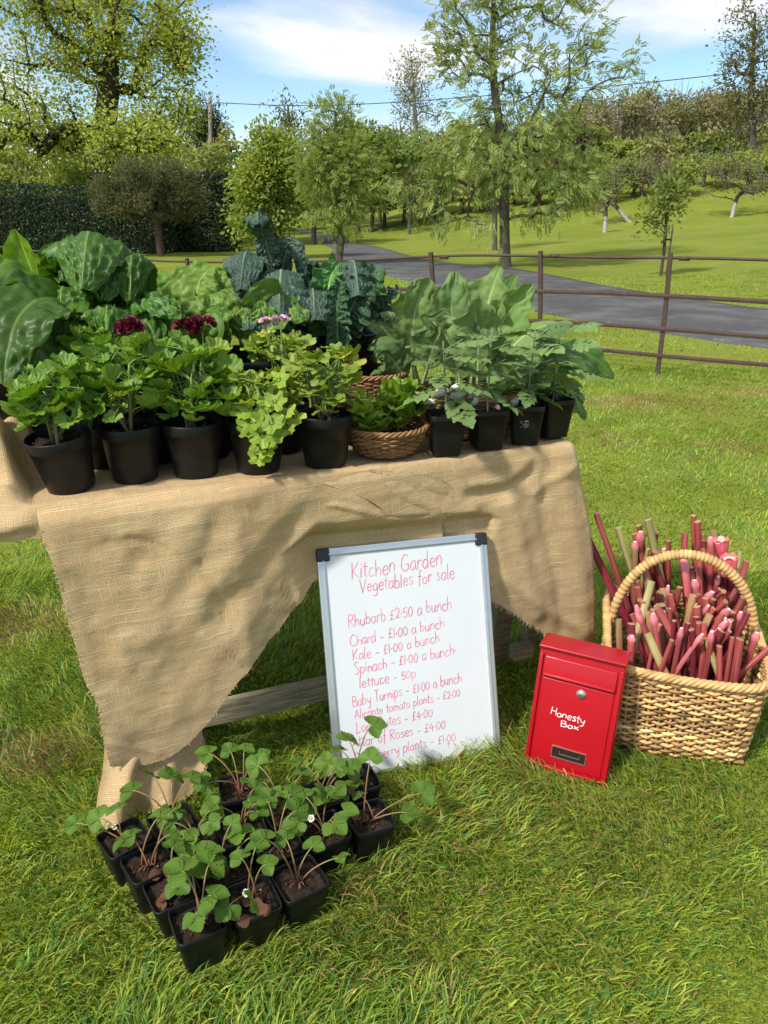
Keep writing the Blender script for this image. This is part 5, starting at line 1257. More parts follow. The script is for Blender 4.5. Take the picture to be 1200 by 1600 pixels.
# ------------------------------------------------------------------ honesty box
def build_box():
    bl, br = at(816, 1190, .0), at(945, 1226, .0); W = .218; H = .342; Dp = .085
    v = br-bl; yaw = math.atan2(v[1], v[0])
    root = thing('cash_box', 'red metal honesty box with a lock and white lettering leaning beside the rhubarb basket', 'cash box', tuple(bl+(br-bl)*.02), None, (R(-9), R(1.5), yaw))
    red = m_plain('red enamel', (.40, .003, .012), .36, 0, .4, .1, 5.5, .22, 140, .03, .001)
    mb = MB(); bbox(mb, (W, Dp, H), (W/2, Dp/2, H/2), .006, seg=3); body = mb.build('body', red, root)
    # flange round the door
    mb = MB()
    for (sx, sz, x, z) in ((W-.004, .010, W/2, .007), (.010, H-.030, .007, H/2-.002), (.010, H-.030, W-.007, H/2-.002)): bbox(mb, (sx, .008, sz), (x, -.0032, z), .002)
    mb.build('door_frame', red, root)
    mb = MB(); bbox(mb, (W-.034, .005, .240), (W/2, -.002, .139), .0025, seg=3); door = mb.build('door', red, root)
    mb = MB(); bbox(mb, (W-.032, .006, .052), (0, 0, 0), .003, seg=3); fl = mb.build('slot_flap', red, root); fl.location = (W/2, -.004, .292); fl.rotation_euler = (R(-7), 0, 0)
    mb = MB(); bbox(mb, (W-.036, .004, .007), (0, -.004, -.023), .0015); mb.build('flap_lip', red, fl)
    mb = MB(); bbox(mb, (W+.004, Dp+.014, .007), (W/2, Dp/2-.005, H+.003), .003, seg=3); mb.build('lid', red, root)
    ste = m_plain('steel', (.62, .60, .56), .28, .9); dark = m_plain('dark label', (.022, .012, .010), .35)
    rx = [[1, 0, 0], [0, 0, 1], [0, -1, 0]]; rx = [[1, 0, 0], [0, 0, -1], [0, 1, 0]]
    mb = MB(); lathe(mb, [(.0001, .006), (.006, .006), (.0068, .0052), (.0095, .005), (.0098, .0035), (.0125, .003), (.0128, -.001)], None, 28, (1, 1, 1), rx, 0, (W*.555, -.0045, .238)); lk = mb.build('lock', ste, door)
    mb = MB(); bbox(mb, (.0016, .001, .0075), (W*.555, -.0108, .238), 0); mb.build('keyhole', dark, door, False)
    mb = MB(); bbox(mb, (.088, .002, .030), (W*.52, -.0055, .060), .0006); mb.build('name_plate', dark, door, False)
    mb = MB()
    for (sx, sz, x, z) in ((.090, .0016, W*.52, .0752), (.090, .0016, W*.52, .0448), (.0016, .029, W*.52-.0442, .060), (.0016, .029, W*.52+.0442, .060), (.052, .0012, W*.52+.002, .057), (.0012, .008, W*.52-.024, .0605), (.0012, .008, W*.52+.028, .0605)):
        bbox(mb, (sx, .0026, sz), (x, -.0062, z), 0)
    mb.build('plate_edge', ste, door, False)
    Mx = affine_from([(845, 1008), (982, 1034), (945, 1226), (816, 1190)], [(0, H), (W, H), (W, 0), (0, 0)])
    to3 = lambda A, o: np.stack([A[:, 0], np.full(len(A), -.0046-o), A[:, 1]], -1)
    wp = m_plain('white paint pen', (.85, .84, .82), .5); mb = MB()
    write(mb, 'Honesty', ap(Mx, (860, 1111)), ap(Mx, (915, 1127)), .022, .0021, 77, to3d=to3, slant=.02)
    write(mb, 'Box', ap(Mx, (876, 1130)), ap(Mx, (906, 1136)), .017, .0021, 78, to3d=to3, slant=.02)
    mb.build('lettering', wp, door, False)
    c = (bl+br)/2; BLOCKS.append((c[0]+.02, c[1]+.045, W/2, Dp/2+.01, yaw))
    return W, H
build_box()

# ------------------------------------------------------------------ rhubarb basket
def build_basket():
    g = np.random.default_rng(60)
    fr = at(1168, 1204, .0); yaw = R(-14.5); W, L, H = .40, .50, .265
    u = np.array([math.cos(yaw), math.sin(yaw)]); v = np.array([-u[1], u[0]])
    c = fr[:2]-u*W*.46+v*L*.46
    root = thing('wicker_basket', 'large rectangular honey coloured wicker basket with an arched handle, full of rhubarb', 'basket', (c[0], c[1], .0), None, (0, 0, yaw))
    def out(t):
        a = np.asarray(t)*2*math.pi; cc, s = np.cos(a), np.sin(a); r = (np.abs(cc)**7+np.abs(s)**7)**(-1/7); return np.stack([cc*r*W/2, s*r*L/2], -1)
    # even spacing along the perimeter
    tt = np.linspace(0, 1, 4001); pp = out(tt); dd = np.concatenate([[0], np.cumsum(np.linalg.norm(np.diff(pp, axis=0), axis=1))]); dd /= dd[-1]
    oute = lambda t: out(np.interp(np.asarray(t) % 1.0, dd, tt))
    C1 = (.54, .325, .135)
    pf = lambda x: (.90+.12*x**.8, .008+H*x)
    mb = MB(); wicker(mb, oute, pf, 56, 26, .0041, g, C1, .0043, .0056, var=.5)
    mb.build('woven_side', M_WICK, root)
    mb = MB(); bbox(mb, (W*.88, L*.88, .008), (0, 0, .012), .003, np.array(C1)*.6); mb.build('base', M_WICK, root)
    wv = lambda t: .012*np.sin(t*2*math.pi*2+1.2)
    mb = MB(); rim_tube(mb, oute, 1.025, H+.010, .0098, np.array(C1)*1.12, g, 4, 260, wv); rim_tube(mb, oute, 1.0, H-.004, .007, np.array(C1)*.95, g, 3, 260, wv); mb.build('rim', M_WICK, root)
    # handle: thick wrapped arch across the middle
    n = 420; t = np.linspace(0, 1, n); a = math.pi*t
    hx = -np.cos(a)*(W/2*1.03); hzz = H*.55+(.365)*np.sin(a)**.78+.0*a
    P = np.stack([hx*(1-.03*np.cos(2*a)), .01*np.sin(a*2), hzz], -1)
    P = np.vstack([[P[0]-(0, 0, .10)], P, [P[-1]-(0, 0, .10)]]); n = len(P)
    wr = 62; ph = np.linspace(0, wr, n); rad = .0118+.0024*np.abs(np.sin(ph*math.pi))
    cc = np.array(C1)*(1.05+.28*vnoise(np.floor(ph)*1.7, 0, 0, 3)[:, None])*(.62+.45*np.abs(np.sin(ph*math.pi))[:, None]**.5)
    mb = MB(); tube(mb, P, rad, 12, cc, True, hint=(0, 1, 0)); mb.build('handle', M_WICK, root)
    BLOCKS.append((c[0], c[1], W*.47, L*.47, yaw))
    # ---- rhubarb sticks
    mat = NT('rhubarb'); mc = mat.attr(); co = mat.coord(); uvn = mat.N('ShaderNodeUVMap'); uvn.uv_map = 'UVMap'
    rb = mat.noise(mat.mapping(uvn.outputs[0], (9, 1.3, 1)), 1.6, 3, .6)
    col_ = mat.mix(1., mc, mat.mix(mat.rng(rb, .35, .65), (.72,)*3, (1.3,)*3), 'MULTIPLY')
    mat = mat.pbr(col_, .34, 0, mat.bump(rb, .3, .003), .5)
    RED, DRED, GRN, PNK, PALE = np.array([.31, .068, .058]), np.array([.19, .022, .035]), np.array([.29, .255, .10]), np.array([.74, .22, .26]), np.array([.36, .22, .12])
    def to_w(x, y, z): q = c+u*x+v*y; return np.array([q[0], q[1], z])
    def stick(b, t, r, kind, curve, end, label):
        m = 22; b, t = np.array(b), np.array(t); mid = (b+t)/2+np.array(curve)
        P = bez(b, b+(mid-b)*.7, t+(mid-t)*.7, t, m); s = np.linspace(0, 1, m)[:, None]
        if kind == 'red': cc = DRED*(1-s)*1.1+RED*s*1.1
        elif kind == 'dark': cc = DRED*(1.1-.2*s)
        elif kind == 'green': cc = (RED*.9+.02)*(1-np.clip(s*1.3, 0, 1))+GRN*np.clip(s*1.3, 0, 1)
        elif kind == 'mix': cc = RED*.9*(1-s**1.5)+(GRN*.75+RED*.35)*s**1.5
        else: cc = RED*(1-s)+(PNK*.45+RED*.5)*s
        rr = r*(1.05-.15*np.abs(s[:, 0]-.5))
        if end == 'bulb':
            k = np.exp(-((s-1)/.075)**2); cc = cc*(1-k)+(PNK*1.05+.05*(g.random()-.3))*k; rr = rr*(1+.42*np.exp(-((s[:, 0]-.965)/.035)**2)); rr[-1] *= .55; rr[-2] *= .95
        elif end == 'flare':
            k = np.exp(-((s-1)/.10)**2); cc = cc*(1-k)+np.array([.75, .12, .17])*k; rr = rr*(1+1.0*np.clip((s[:, 0]-.86)/.14, 0, 1))
        cc = np.clip(cc*g.uniform(.8, 1.2), .005, .9)
        o = MB(); root_ = tuple(b); k = 10
        a = np.arange(k)/k*6.283
        T, S, B = frames(P, norm(np.array([g.normal(), g.normal(), .2])))
        ribs = 1+.07*np.cos(a*5); shp = np.stack([np.cos(a)*ribs, np.where(np.sin(a) < 0, .55, .85)*np.sin(a)*ribs], -1)
        V = P[:, None]+rr[:, None, None]*(shp[None, :, :1]*S[:, None]+shp[None, :, 1:]*B[:, None])
        V = V-b; uvv = np.stack([np.broadcast_to(a[None]/6.283, (m, k)), np.broadcast_to(s, (m, k))], -1).reshape(-1, 2)
        o.add(V.reshape(-1, 3), [grid_faces(m, k, True)], np.repeat(cc, k, 0), uvv)
        ec = {'cut': PALE*g.uniform(.7, 1.15), 'bulb': np.array([.78, .55, .50]), 'flare': np.array([.8, .45, .38])}[end]
        ring = V[-1]; ctr = ring.mean(0)+(T[-1]*(.002 if end != 'flare' else -.012)); o.add(np.vstack([ring, ctr]), np.array([[i, (i+1) % k, k] for i in range(k)]), ec)
        if end == 'flare':
            for q in range(7):
                aa = q*.9; dr = S[-1]*math.cos(aa)+B[-1]*math.sin(aa); w_ = T[-1]
                b0 = ring.mean(0)+dr*rr[-1]*.7; sd = np.cross(dr, w_)*rr[-1]*.42; hh = .004+.007*g.random()
                o.add([b0-sd, b0+sd, b0+sd*.7+dr*.004+w_*hh*.7, b0+dr*.006+w_*hh, b0-sd*.7+dr*.004+w_*hh*.7], np.array([[0, 1, 2, 3, 4]]), (.80, .16, .17))
        ob = o.build('rhubarb_stalk', mat); ob.location = root_; tag(ob, label, 'rhubarb', 'rhubarb stalks in the wicker basket'); return ob
    LB = {('red', 'cut'): 'red rhubarb stalk with a cut end in the wicker basket', ('red', 'bulb'): 'red rhubarb stalk with a rounded pink base end in the basket', ('mix', 'cut'): 'red rhubarb stalk fading to green at its cut end',
          ('green', 'cut'): 'greenish rhubarb stalk with a pale cut end', ('pink', 'bulb'): 'pink rhubarb stalk with a swollen pale pink base', ('pink', 'cut'): 'pink rhubarb stalk cut straight across', ('dark', 'cut'): 'dark maroon rhubarb stalk with a cut end', ('dark', 'bulb'): 'dark maroon rhubarb stalk with a rounded pink base end', ('mix', 'bulb'): 'red to green rhubarb stalk with a rounded pink base', ('green', 'bulb'): 'greenish rhubarb stalk with a rounded pink base'}
    def p3(px, py, ly): # sight line to a depth inside the basket: ly metres behind its middle
        o = c+v*ly; r = ray(px, py); t = np.dot(o-0, v)/np.dot(r[:2], v); return CAMP+r*t
    # named ones that stand out
    SP = [((985, 960, .10), (932, 802, .12), 0.0111, 'red', 'cut', 'red rhubarb stalk sticking out highest at the left, tilted over the handle', (0, 0, .01)),
          ((1050, 980, .12), (1013, 812, .14), 0.0132, 'green', 'cut', 'tall pale green rhubarb stalk rising straight above the handle', (0, 0, 0)),
          ((1010, 960, .14), (966, 824, .15), 0.0121, 'green', 'cut', 'pale green rhubarb stalk behind the tilted red one', (0, 0, 0)),
          ((1030, 960, .12), (992, 834, .14), 0.0104, 'red', 'cut', 'thin red rhubarb stalk between the two tall green ones', (0, 0, 0)),
          ((1125, 1000, .10), (1128, 846, .12), 0.0126, 'dark', 'flare', 'dark rhubarb stalk with a torn bright pink flared base, topmost at the right', (.02, 0, .0)),
          ((1135, 990, .06), (1140, 872, .08), 0.0126, 'dark', 'flare', 'dark rhubarb stalk with a pink flared base just under the topmost one', (.02, 0, 0)),
          ((975, 960, .12), (905, 815, .14), 0.0115, 'dark', 'cut', 'dark maroon rhubarb stalk leaning out behind the burlap at the far left', (0, 0, 0)),
          ((1075, 1010, -.02), (1068, 872, .06), 0.0123, 'red', 'bulb', 'curved red rhubarb stalk whose pink base hooks over under the handle', (.02, 0, .0)),
          ((1090, 1068, -.20), (1027, 950, -.10), 0.0114, 'red', 'cut', 'straight red rhubarb stalk lying diagonally across the front', (0, 0, 0)),
          ((1130, 1082, -.22), (1102, 998, -.14), 0.0117, 'green', 'cut', 'yellow green rhubarb stalk slanting at the front right', (0, 0, 0)),
          ((968, 1010, -.16), (1018, 908, -.06), 0.0107, 'green', 'cut', 'green rhubarb stalk slanting to the right across the others', (0, 0, 0)),
          ((1146, 1080, -.20), (1157, 998, -.18), 0.0123, 'red', 'cut', 'red rhubarb stalk standing against the front right rim', (0, 0, 0)),
          ((1150, 1060, -.16), (1215, 1000, -.10), 0.0104, 'red', 'cut', 'thin rhubarb stalk poking out over the right rim', (0, 0, 0)),
          ((1040, 1060, -.19), (1020, 958, -.14), 0.0107, 'red', 'bulb', 'red rhubarb stalk with a torn white base at the front', (-.01, 0, 0)),
          ((1036, 1050, -.20), (1012, 990, -.16), 0.0111, 'green', 'cut', 'pale rhubarb stalk standing at the front left of the diagonal one', (0, 0, 0)),
          ((985, 1040, -.20), (988, 992, -.18), 0.0117, 'red', 'bulb', 'short red rhubarb stalk with a white torn base near the honesty box', (0, 0, 0)),
          ((955, 1020, -.17), (966, 968, -.15), 0.0123, 'mix', 'cut', 'short thick rhubarb stalk beside the top of the honesty box', (0, 0, 0))]
    for (a_, b_, r, kind, end, lab, cv) in SP:
        A, B = p3(*a_), p3(*b_); d = norm(A-B); A = B+d*min(max(np.linalg.norm(A-B)*1.9, .2), (B[2]-.05)/max(-d[2], .25))
        q = (A[:2]-c); lx, ly = np.dot(q, u), np.dot(q, v); lx = np.clip(lx, -W*.40, W*.40); ly = np.clip(ly, -L*.40, L*.40); A = to_w(lx, ly, max(A[2], .04))
        stick(A, B, r, kind, cv, end, lab)
    kinds = ['red', 'red', 'mix', 'red', 'red', 'dark', 'red', 'green', 'pink', 'red', 'dark', 'red']
    for i in range(112):
        fx, fy = g.uniform(-1, 1), g.uniform(-1, 1)
        tx, ty = fx*W*.42, fy*L*.42+.03*(fy < -.3)
        tz = H+.065+.11*(fy*.5+.5)+.045*g.random()+.11*max(0, fy)*g.random()
        lnx = .20*vnoise(fx*1.6, fy*1.6, 0, 3)+g.normal(0, .035); lny = .13*vnoise(fx*1.6, fy*1.6, 7, 3)+g.normal(0, .04)-.05*(fy < -.3)
        bx = np.clip(tx+lnx-.03*fx, -W*.38, W*.38); by = np.clip(ty+lny, -L*.40, L*.40)
        kd = kinds[int(g.integers(len(kinds)))]; en = 'bulb' if g.random() < .26 else 'cut'
        q, p = to_w(bx, by, max(.04, tz-g.uniform(.26, .36))), to_w(tx, ty, tz)
        stick(q, p, g.uniform(.0082, .0118), kd, (g.normal(0, .017), g.normal(0, .015), 0), en, LB[(kd, en)])
build_basket()
# ------------------------------------------------------------------ trees and woods
def hit(px, py):
    """where the sight line meets the terrain"""
    r = ray(px, py); ts = np.concatenate([np.linspace(4, 200, 4000)]); P = CAMP[None]+r[None]*ts[:, None]
    k = np.argmax(P[:, 2] < hz(P[:, 0], P[:, 1])+.001); return P[k]
M_BARK = NT('bark'); _co = M_BARK.coord(); _n = M_BARK.noise(M_BARK.mapping(_co, (6, 6, 1.2)), 3, 5, .65)
M_BARK = M_BARK.pbr(M_BARK.mix(1., M_BARK.attr(), M_BARK.mix(_n, (.45,)*3, (1.6,)*3), 'MULTIPLY'), .9, 0, M_BARK.bump(_n, .7, .03), .15)
def m_tree(name, trans=.45, rough=.55):
    t = NT(name); a = t.attr(); return t.pbr(a, rough, 0, None, .3, 0, trans, t.mix(1., a, (1.35, 1.25, .5), 'MULTIPLY'))
M_TL = m_tree('tree leaf')
def leaf_quads(mb, P, size, nrm, ax, c, asp=.5, fold=.12):
    x = norm(ax); z = norm(nrm-x*np.sum(nrm*x, 1, keepdims=True)); y = np.cross(z, x); s = size[:, None]
    V = np.stack([P, P+(x*.5+y*asp*.5+z*fold)*s, P+x*s, P+(x*.5-y*asp*.5+z*fold)*s], 1)
    n = len(P); mb.add(V.reshape(-1, 3), np.arange(n*4).reshape(n, 4), np.repeat(c, 4, 0))
def compound(mb, P, L, ax, nrm, c, g, pairs=5, asp=.36, droop=.12):
    """pinnate leaves: leaflets in pairs along a drooping midrib"""
    x = norm(ax); z = norm(nrm-x*np.sum(nrm*x, 1, keepdims=True)); y = np.cross(z, x)
    for k in range(pairs+1):
        t = (.25+.75*k/pairs); b = P+(x*t-np.array([0, 0, 1])*droop*t*t)*L[:, None]; s = L*.40*(1-.25*abs(t-.6))
        for sd in ((-1, 1) if k < pairs else (0,)):
            d = norm(x*.55+y*sd*.85-np.array([0, 0, .12])) if sd else x
            leaf_quads(mb, b, s, z+g.normal(0, .15, z.shape), d, c, asp)
def skeleton(trunk, blobs, N, g, step=.35, up=.8, shell=.5):
    pos = [np.array(p, float) for p in trunk]; par = [-1]+list(range(len(trunk)-1)); chains = [list(range(len(trunk)))]
    w = np.array([b[2] for b in blobs], float); w /= w.sum(); bi = g.choice(len(blobs), N, p=w)
    d = norm(g.normal(0, 1, (N, 3))); rad = g.random(N)**shell
    T = np.array([np.array(blobs[b][0])+d[i]*rad[i]*np.array(blobs[b][1]) for i, b in enumerate(bi)])
    A = np.array(pos); key = np.min(np.linalg.norm(T[:, None]-A[None], axis=2), 1); T = T[np.argsort(key)]
    tips = []
    k0 = max(1, int(len(trunk)*.25))
    buf = np.zeros((N*40+len(pos), 3)); buf[:len(pos)] = A; n = len(pos)
    for t in T:
        d = t-buf[k0:n]; h = np.hypot(d[:, 0], d[:, 1]); cost = np.linalg.norm(d, axis=1)+up*np.maximum(0, -(d[:, 2]-.25*h))
        j = int(np.argmin(cost))+k0; L = np.linalg.norm(t-buf[j]); m = max(2, min(30, int(L/step)))
        b = buf[j]; od = norm(b-buf[par[j]]) if par[j] >= 0 else np.array([0, 0, 1.])
        P = bez(b, b+(od*.5+norm(t-b)*.5)*L*.35, b*.35+t*.65+np.array([0, 0, .10*L])+g.normal(0, .05*L, 3), t, m+1)[1:]
        P = P+g.normal(0, .02*L/ max(m, 3), P.shape)
        ch = [j]
        for p in P: 
            if n >= len(buf): break
            buf[n] = p; par.append(ch[-1]); ch.append(n); n += 1
        chains.append(ch); tips.append(n-1)
    cnt = np.zeros(n); 
    for i in tips: cnt[i] += 1
    for i in range(n-1, 0, -1):
        if par[i] >= 0: cnt[par[i]] += cnt[i]
    return buf[:n], np.array(par), chains, cnt, np.array(tips)
def tree(name, label, cat, base, top, blobs, N, g, bark=(.10, .085, .07), r0=.2, rt=.012, leafc=(.1, .17, .03), leafc2=None, nleaf=40, lsize=.12, spread=.35, asp=.5, kind='simple', trunk_pts=None, white=0., group=None, up=.8, pw=.5, clump=.25, shell=.5, droop=.2):
    base = np.array(base, float); root = thing(name, label, cat, tuple(base), group)
    tr = catmull(trunk_pts if trunk_pts is not None else [base-np.array([0, 0, .1]), (base+np.array(top))/2+g.normal(0, .03*np.linalg.norm(np.array(top)-base), 3)*np.array([1, 1, 0]), top], 14)
    pos, par, chains, cnt, tips = skeleton(tr, blobs, N, g, up=up, shell=shell)
    rad = rt*np.maximum(cnt, .5)**pw; rad = np.minimum(rad, r0)
    mx = cnt[0]**pw*rt; rad = rad*(r0/max(rad.max(), 1e-6))**np.clip((rad/max(rad.max(), 1e-6)), 0, 1)
    nt = len(tr); rad[:nt] = np.maximum(rad[:nt], np.linspace(r0, r0*.3, nt)); rad[0] *= 1.35; rad[1] *= 1.1
    mb = MB()
    for q, ch in enumerate(chains):
        r = rad[ch].copy(); r[0] = min(r[0], r[1]*1.15) if q else r[0]
        P = pos[ch]; cc = np.tile(np.array(bark), (len(P), 1))
        if white and q == 0: cc = np.where((P[:, 2:3] < base[2]+white), np.array([[.40, .38, .35]]), cc)
        tube(mb, P, r, 8 if r.max() > .06 else 4, cc, False)
    put(mb, 'trunk', M_BARK, root)
    # leaves
    tp = pos[tips]; pr = pos[par[tips]]; pr2 = pos[par[par[tips]]]
    n = N*nleaf; i = np.repeat(np.arange(N), nleaf); t = g.random(n)[:, None]
    P = tp[i]*(1-t)+pr2[i]*t+g.normal(0, spread*.5, (n, 3))
    out = norm(P-base-np.array([0, 0, (np.array(top)-base)[2]*.6])); nr = norm(out*.4+np.array([0, 0, .8])+g.normal(0, .45, (n, 3)))
    ax = norm(out*.8+g.normal(0, .6, (n, 3))+np.array([0, 0, -droop])); sz = lsize*g.uniform(.6, 1.25, n)
    c1, c2 = np.array(leafc), np.array(leafc2 if leafc2 is not None else np.array(leafc)*1.5)
    f = np.clip(.5+clump*2*g.normal(0, .5, N)[i]+.15*g.normal(0, 1, n), 0, 1)[:, None]
    c = c1*(1-f)+c2*f; c = c*g.uniform(.8, 1.2, (n, 1))
    lb = MB()
    if kind == 'pinnate': compound(lb, P, sz, ax, nr, c, g)
    else: leaf_quads(lb, P, sz, nr, ax, c, asp)
    put(lb, 'crown', M_TL, root, False)
    return root
def B(px, py, y, rx, ry, w=1., rz=None):
    """ellipsoid of crown round a sight line at distance y; radii given as seen from here"""
    p = aty(px, py, y); s = y/FPX*1.0; return (p, np.array([rx*s, (rz or rx)*s, ry*s]), w)
gt = np.random.default_rng(77)
# big spreading tree at the left
b = np.array([-16.3, 43., hz(-16.3, 43.)])
Y = 43.
tree('broadleaf_tree', 'large spreading tree in fresh yellow green leaf behind the hedge at the left', 'tree', b, aty(178, 20, Y),
     [B(60, 40, Y, 120, 110, 1.2), B(200, 60, Y, 110, 120, 1.3), B(280, 110, Y-1, 60, 90, .7), B(110, -80, Y, 170, 80, 1.1), B(20, 180, Y-2, 100, 60, .7), B(220, 215, Y-3, 90, 45, .8), B(-90, 80, Y, 90, 130, .7), B(110, 215, Y+2, 80, 50, .4)], 420, gt,
     bark=(.055, .045, .035), r0=.62, rt=.032, leafc=(.24, .31, .045), leafc2=(.43, .48, .10), nleaf=90, lsize=.19, spread=.95, asp=.75, trunk_pts=[b, aty(165, 300, Y), aty(160, 235, Y), aty(172, 120, Y), aty(178, 20, Y)], up=.6, pw=.52)
# domed dark shrub-tree
b = at(252, 400, 0.)
tree('domed_tree', 'umbrella shaped dark grey green tree with a flat domed crown before the hedge', 'tree', b, aty(248, 360, 31.7),
     [B(235, 302, 31.7, 88, 42, 1.), B(235, 280, 31.7, 66, 26, .6), B(190, 315, 31.5, 40, 22, .4), B(285, 315, 31.5, 32, 22, .4)], 260, gt, bark=(.10, .065, .045), r0=.15, rt=.013,
     leafc=(.085, .10, .045), leafc2=(.16, .17, .09), nleaf=62, lsize=.15, spread=.28, asp=.38, up=.2, shell=.28)
# two airy young trees by the drive
b = hit(527, 411)
tree('young_tree', 'airy young tree with a pale forked trunk beside the far drive', 'tree', b, aty(524, 175, 26.4),
     [B(525, 205, 26.4, 42, 52, .8), B(530, 290, 26.4, 66, 48, 1.1), B(500, 250, 26, 45, 60, .7), B(560, 265, 26, 42, 55, .7), B(530, 335, 25.6, 55, 25, .4)], 230, gt, bark=(.17, .145, .12), r0=.12, rt=.008,
     leafc=(.18, .25, .05), leafc2=(.31, .38, .10), nleaf=12, lsize=.24, spread=.40, kind='pinnate', trunk_pts=[b-np.array([0, 0, .1]), aty(533, 370, 26.4), aty(527, 310, 26.4), aty(524, 175, 26.4)])
b = hit(433, 402)
tree('young_tree', 'bushy young tree standing left of the forked one above the kale', 'tree', b, aty(420, 235, 30),
     [B(400, 300, 30, 42, 55, 1.), B(440, 285, 30, 45, 60, 1.), B(420, 245, 30.5, 38, 40, .7), B(385, 345, 29.5, 30, 25, .3)], 200, gt, bark=(.09, .06, .045), r0=.12, rt=.009,
     leafc=(.17, .24, .04), leafc2=(.32, .38, .08), nleaf=48, lsize=.18, spread=.5, asp=.6)
# the rowan in the middle
b = hit(790, 417); Y = b[1]
tree('rowan_tree', 'tall feathery leaved tree with drooping pale leaves beyond the fence in the middle', 'tree', b, aty(775, -30, Y),
     [B(775, 30, Y, 75, 95, 1.1), B(800, 180, Y, 105, 95, 1.9), B(870, 130, Y, 70, 70, .8), B(945, 95, Y-.3, 50, 60, .45), B(715, 50, Y, 42, 75, .45), B(700, 250, Y-.5, 80, 60, .65), B(840, 250, Y-.6, 85, 55, .7), B(655, 300, Y-.8, 60, 40, .28), B(905, 235, Y-.5, 50, 50, .4), B(870, 20, Y, 85, 70, .55), B(740, 355, Y-1, 70, 22, .18), B(850, 335, Y-1, 60, 25, .2), B(920, 300, Y-1, 40, 30, .15)], 430, gt,
     bark=(.12, .10, .08), r0=.15, rt=.009, leafc=(.18, .26, .06), leafc2=(.37, .44, .15), nleaf=9, lsize=.27, spread=.36, kind='pinnate', droop=.15, trunk_pts=[b-np.array([0, 0, .1]), aty(788, 340, Y), aty(785, 230, Y), aty(770, 110, Y), aty(772, -30, Y)], up=.5)
# sapling with its stake
b = hit(1032, 431); Y = b[1]
tree('sapling', 'small sapling with pale green leaves tied to a stake beyond the fence', 'sapling', b, aty(1044, 300, Y), [B(1040, 320, Y, 40, 36, 1.), B(1050, 295, Y, 26, 22, .5), B(1022, 335, Y, 24, 26, .4)], 60, gt, bark=(.09, .07, .05), r0=.04, rt=.006,
     leafc=(.14, .20, .04), leafc2=(.26, .31, .10), nleaf=16, lsize=.13, spread=.24, asp=.6, trunk_pts=[b-np.array([0, 0, .1]), aty(1038, 385, Y), aty(1044, 300, Y)])
st = thing('tree_stake', 'thin wooden stake beside the small sapling', 'stake', tuple(b+[.07, -.05, 0])); mb = MB(); p = b+np.array([.12, -.05, 0]); tube(mb, [p-[0, 0, .1], p+[.02, 0, 1.15]], .022, 6, (.12, .09, .06)); mb2 = put(mb, 'post', M_BARK, st)
mb = MB(); q = p+np.array([.015, 0, .85]); tube(mb, [q, q+[-.1, .04, .0]], .02, 6, (.03, .03, .03)); put(mb, 'tie', M_BARK, st)
# orchard trees with whitened trunks
APL = dict(bark=(.10, .085, .07), rt=.011, leafc=(.14, .155, .07), leafc2=(.27, .25, .16), asp=.6, spread=.4, up=.3, white=.75, group='orchard trees on the slope')
def orchard(label, pb, pts, blobs, N=80, nleaf=14, **k):
    b = hit(*pb); Y = b[1]; kk = dict(APL); kk.update(k)
    tree('apple_tree', label, 'tree', b, aty(*pts[-1], Y), [B(x, y, Y, rx, ry, w) for x, y, rx, ry, w in blobs], N, gt, r0=.11, nleaf=nleaf, lsize=.15, trunk_pts=[b-np.array([0, 0, .1])]+[aty(x, y, Y) for x, y in pts], **kk)
orchard('spreading orchard tree with a white painted trunk at the right edge of the slope', (1143, 340), [(1147, 325), (1152, 308)], [(1120, 268, 30, 34, 1), (1165, 262, 45, 42, 1.3), (1195, 290, 25, 22, .5)], 110)
orchard('orchard tree with a leaning white trunk left of the sapling', (985, 347), [(972, 335), (962, 322)], [(945, 300, 28, 36, 1), (970, 270, 26, 22, .5)], 60)
orchard('grey twiggy orchard tree behind the small sapling', (1030, 320), [(1028, 300), (1026, 285)], [(1025, 262, 38, 32, 1)], 70, leafc=(.16, .14, .09), leafc2=(.26, .22, .16))
orchard('slim orchard tree with a short white trunk in front of the dark bank', (945, 363), [(946, 345), (947, 325)], [(940, 305, 16, 28, 1)], 26, nleaf=10)
orchard('dark stemmed tree close behind the tall feathery tree', (773, 391), [(773, 350), (775, 250)], [(770, 240, 50, 60, 1)], 60, nleaf=20, white=0, leafc=(.09, .14, .03), leafc2=(.16, .22, .05))
orchard('small round tree on the lawn between the drive and the tall feathery tree', (640, 366), [(640, 350), (642, 320)], [(640, 300, 40, 42, 1)], 60, nleaf=16, white=0, leafc=(.11, .17, .035), leafc2=(.2, .25, .07))
orchard('slender sparse tree with a dark trunk at the edge of the wood', (913, 275), [(913, 230), (915, 180)], [(915, 180, 30, 50, 1)], 40, nleaf=10, white=0, leafc=(.12, .13, .05), leafc2=(.2, .2, .09))
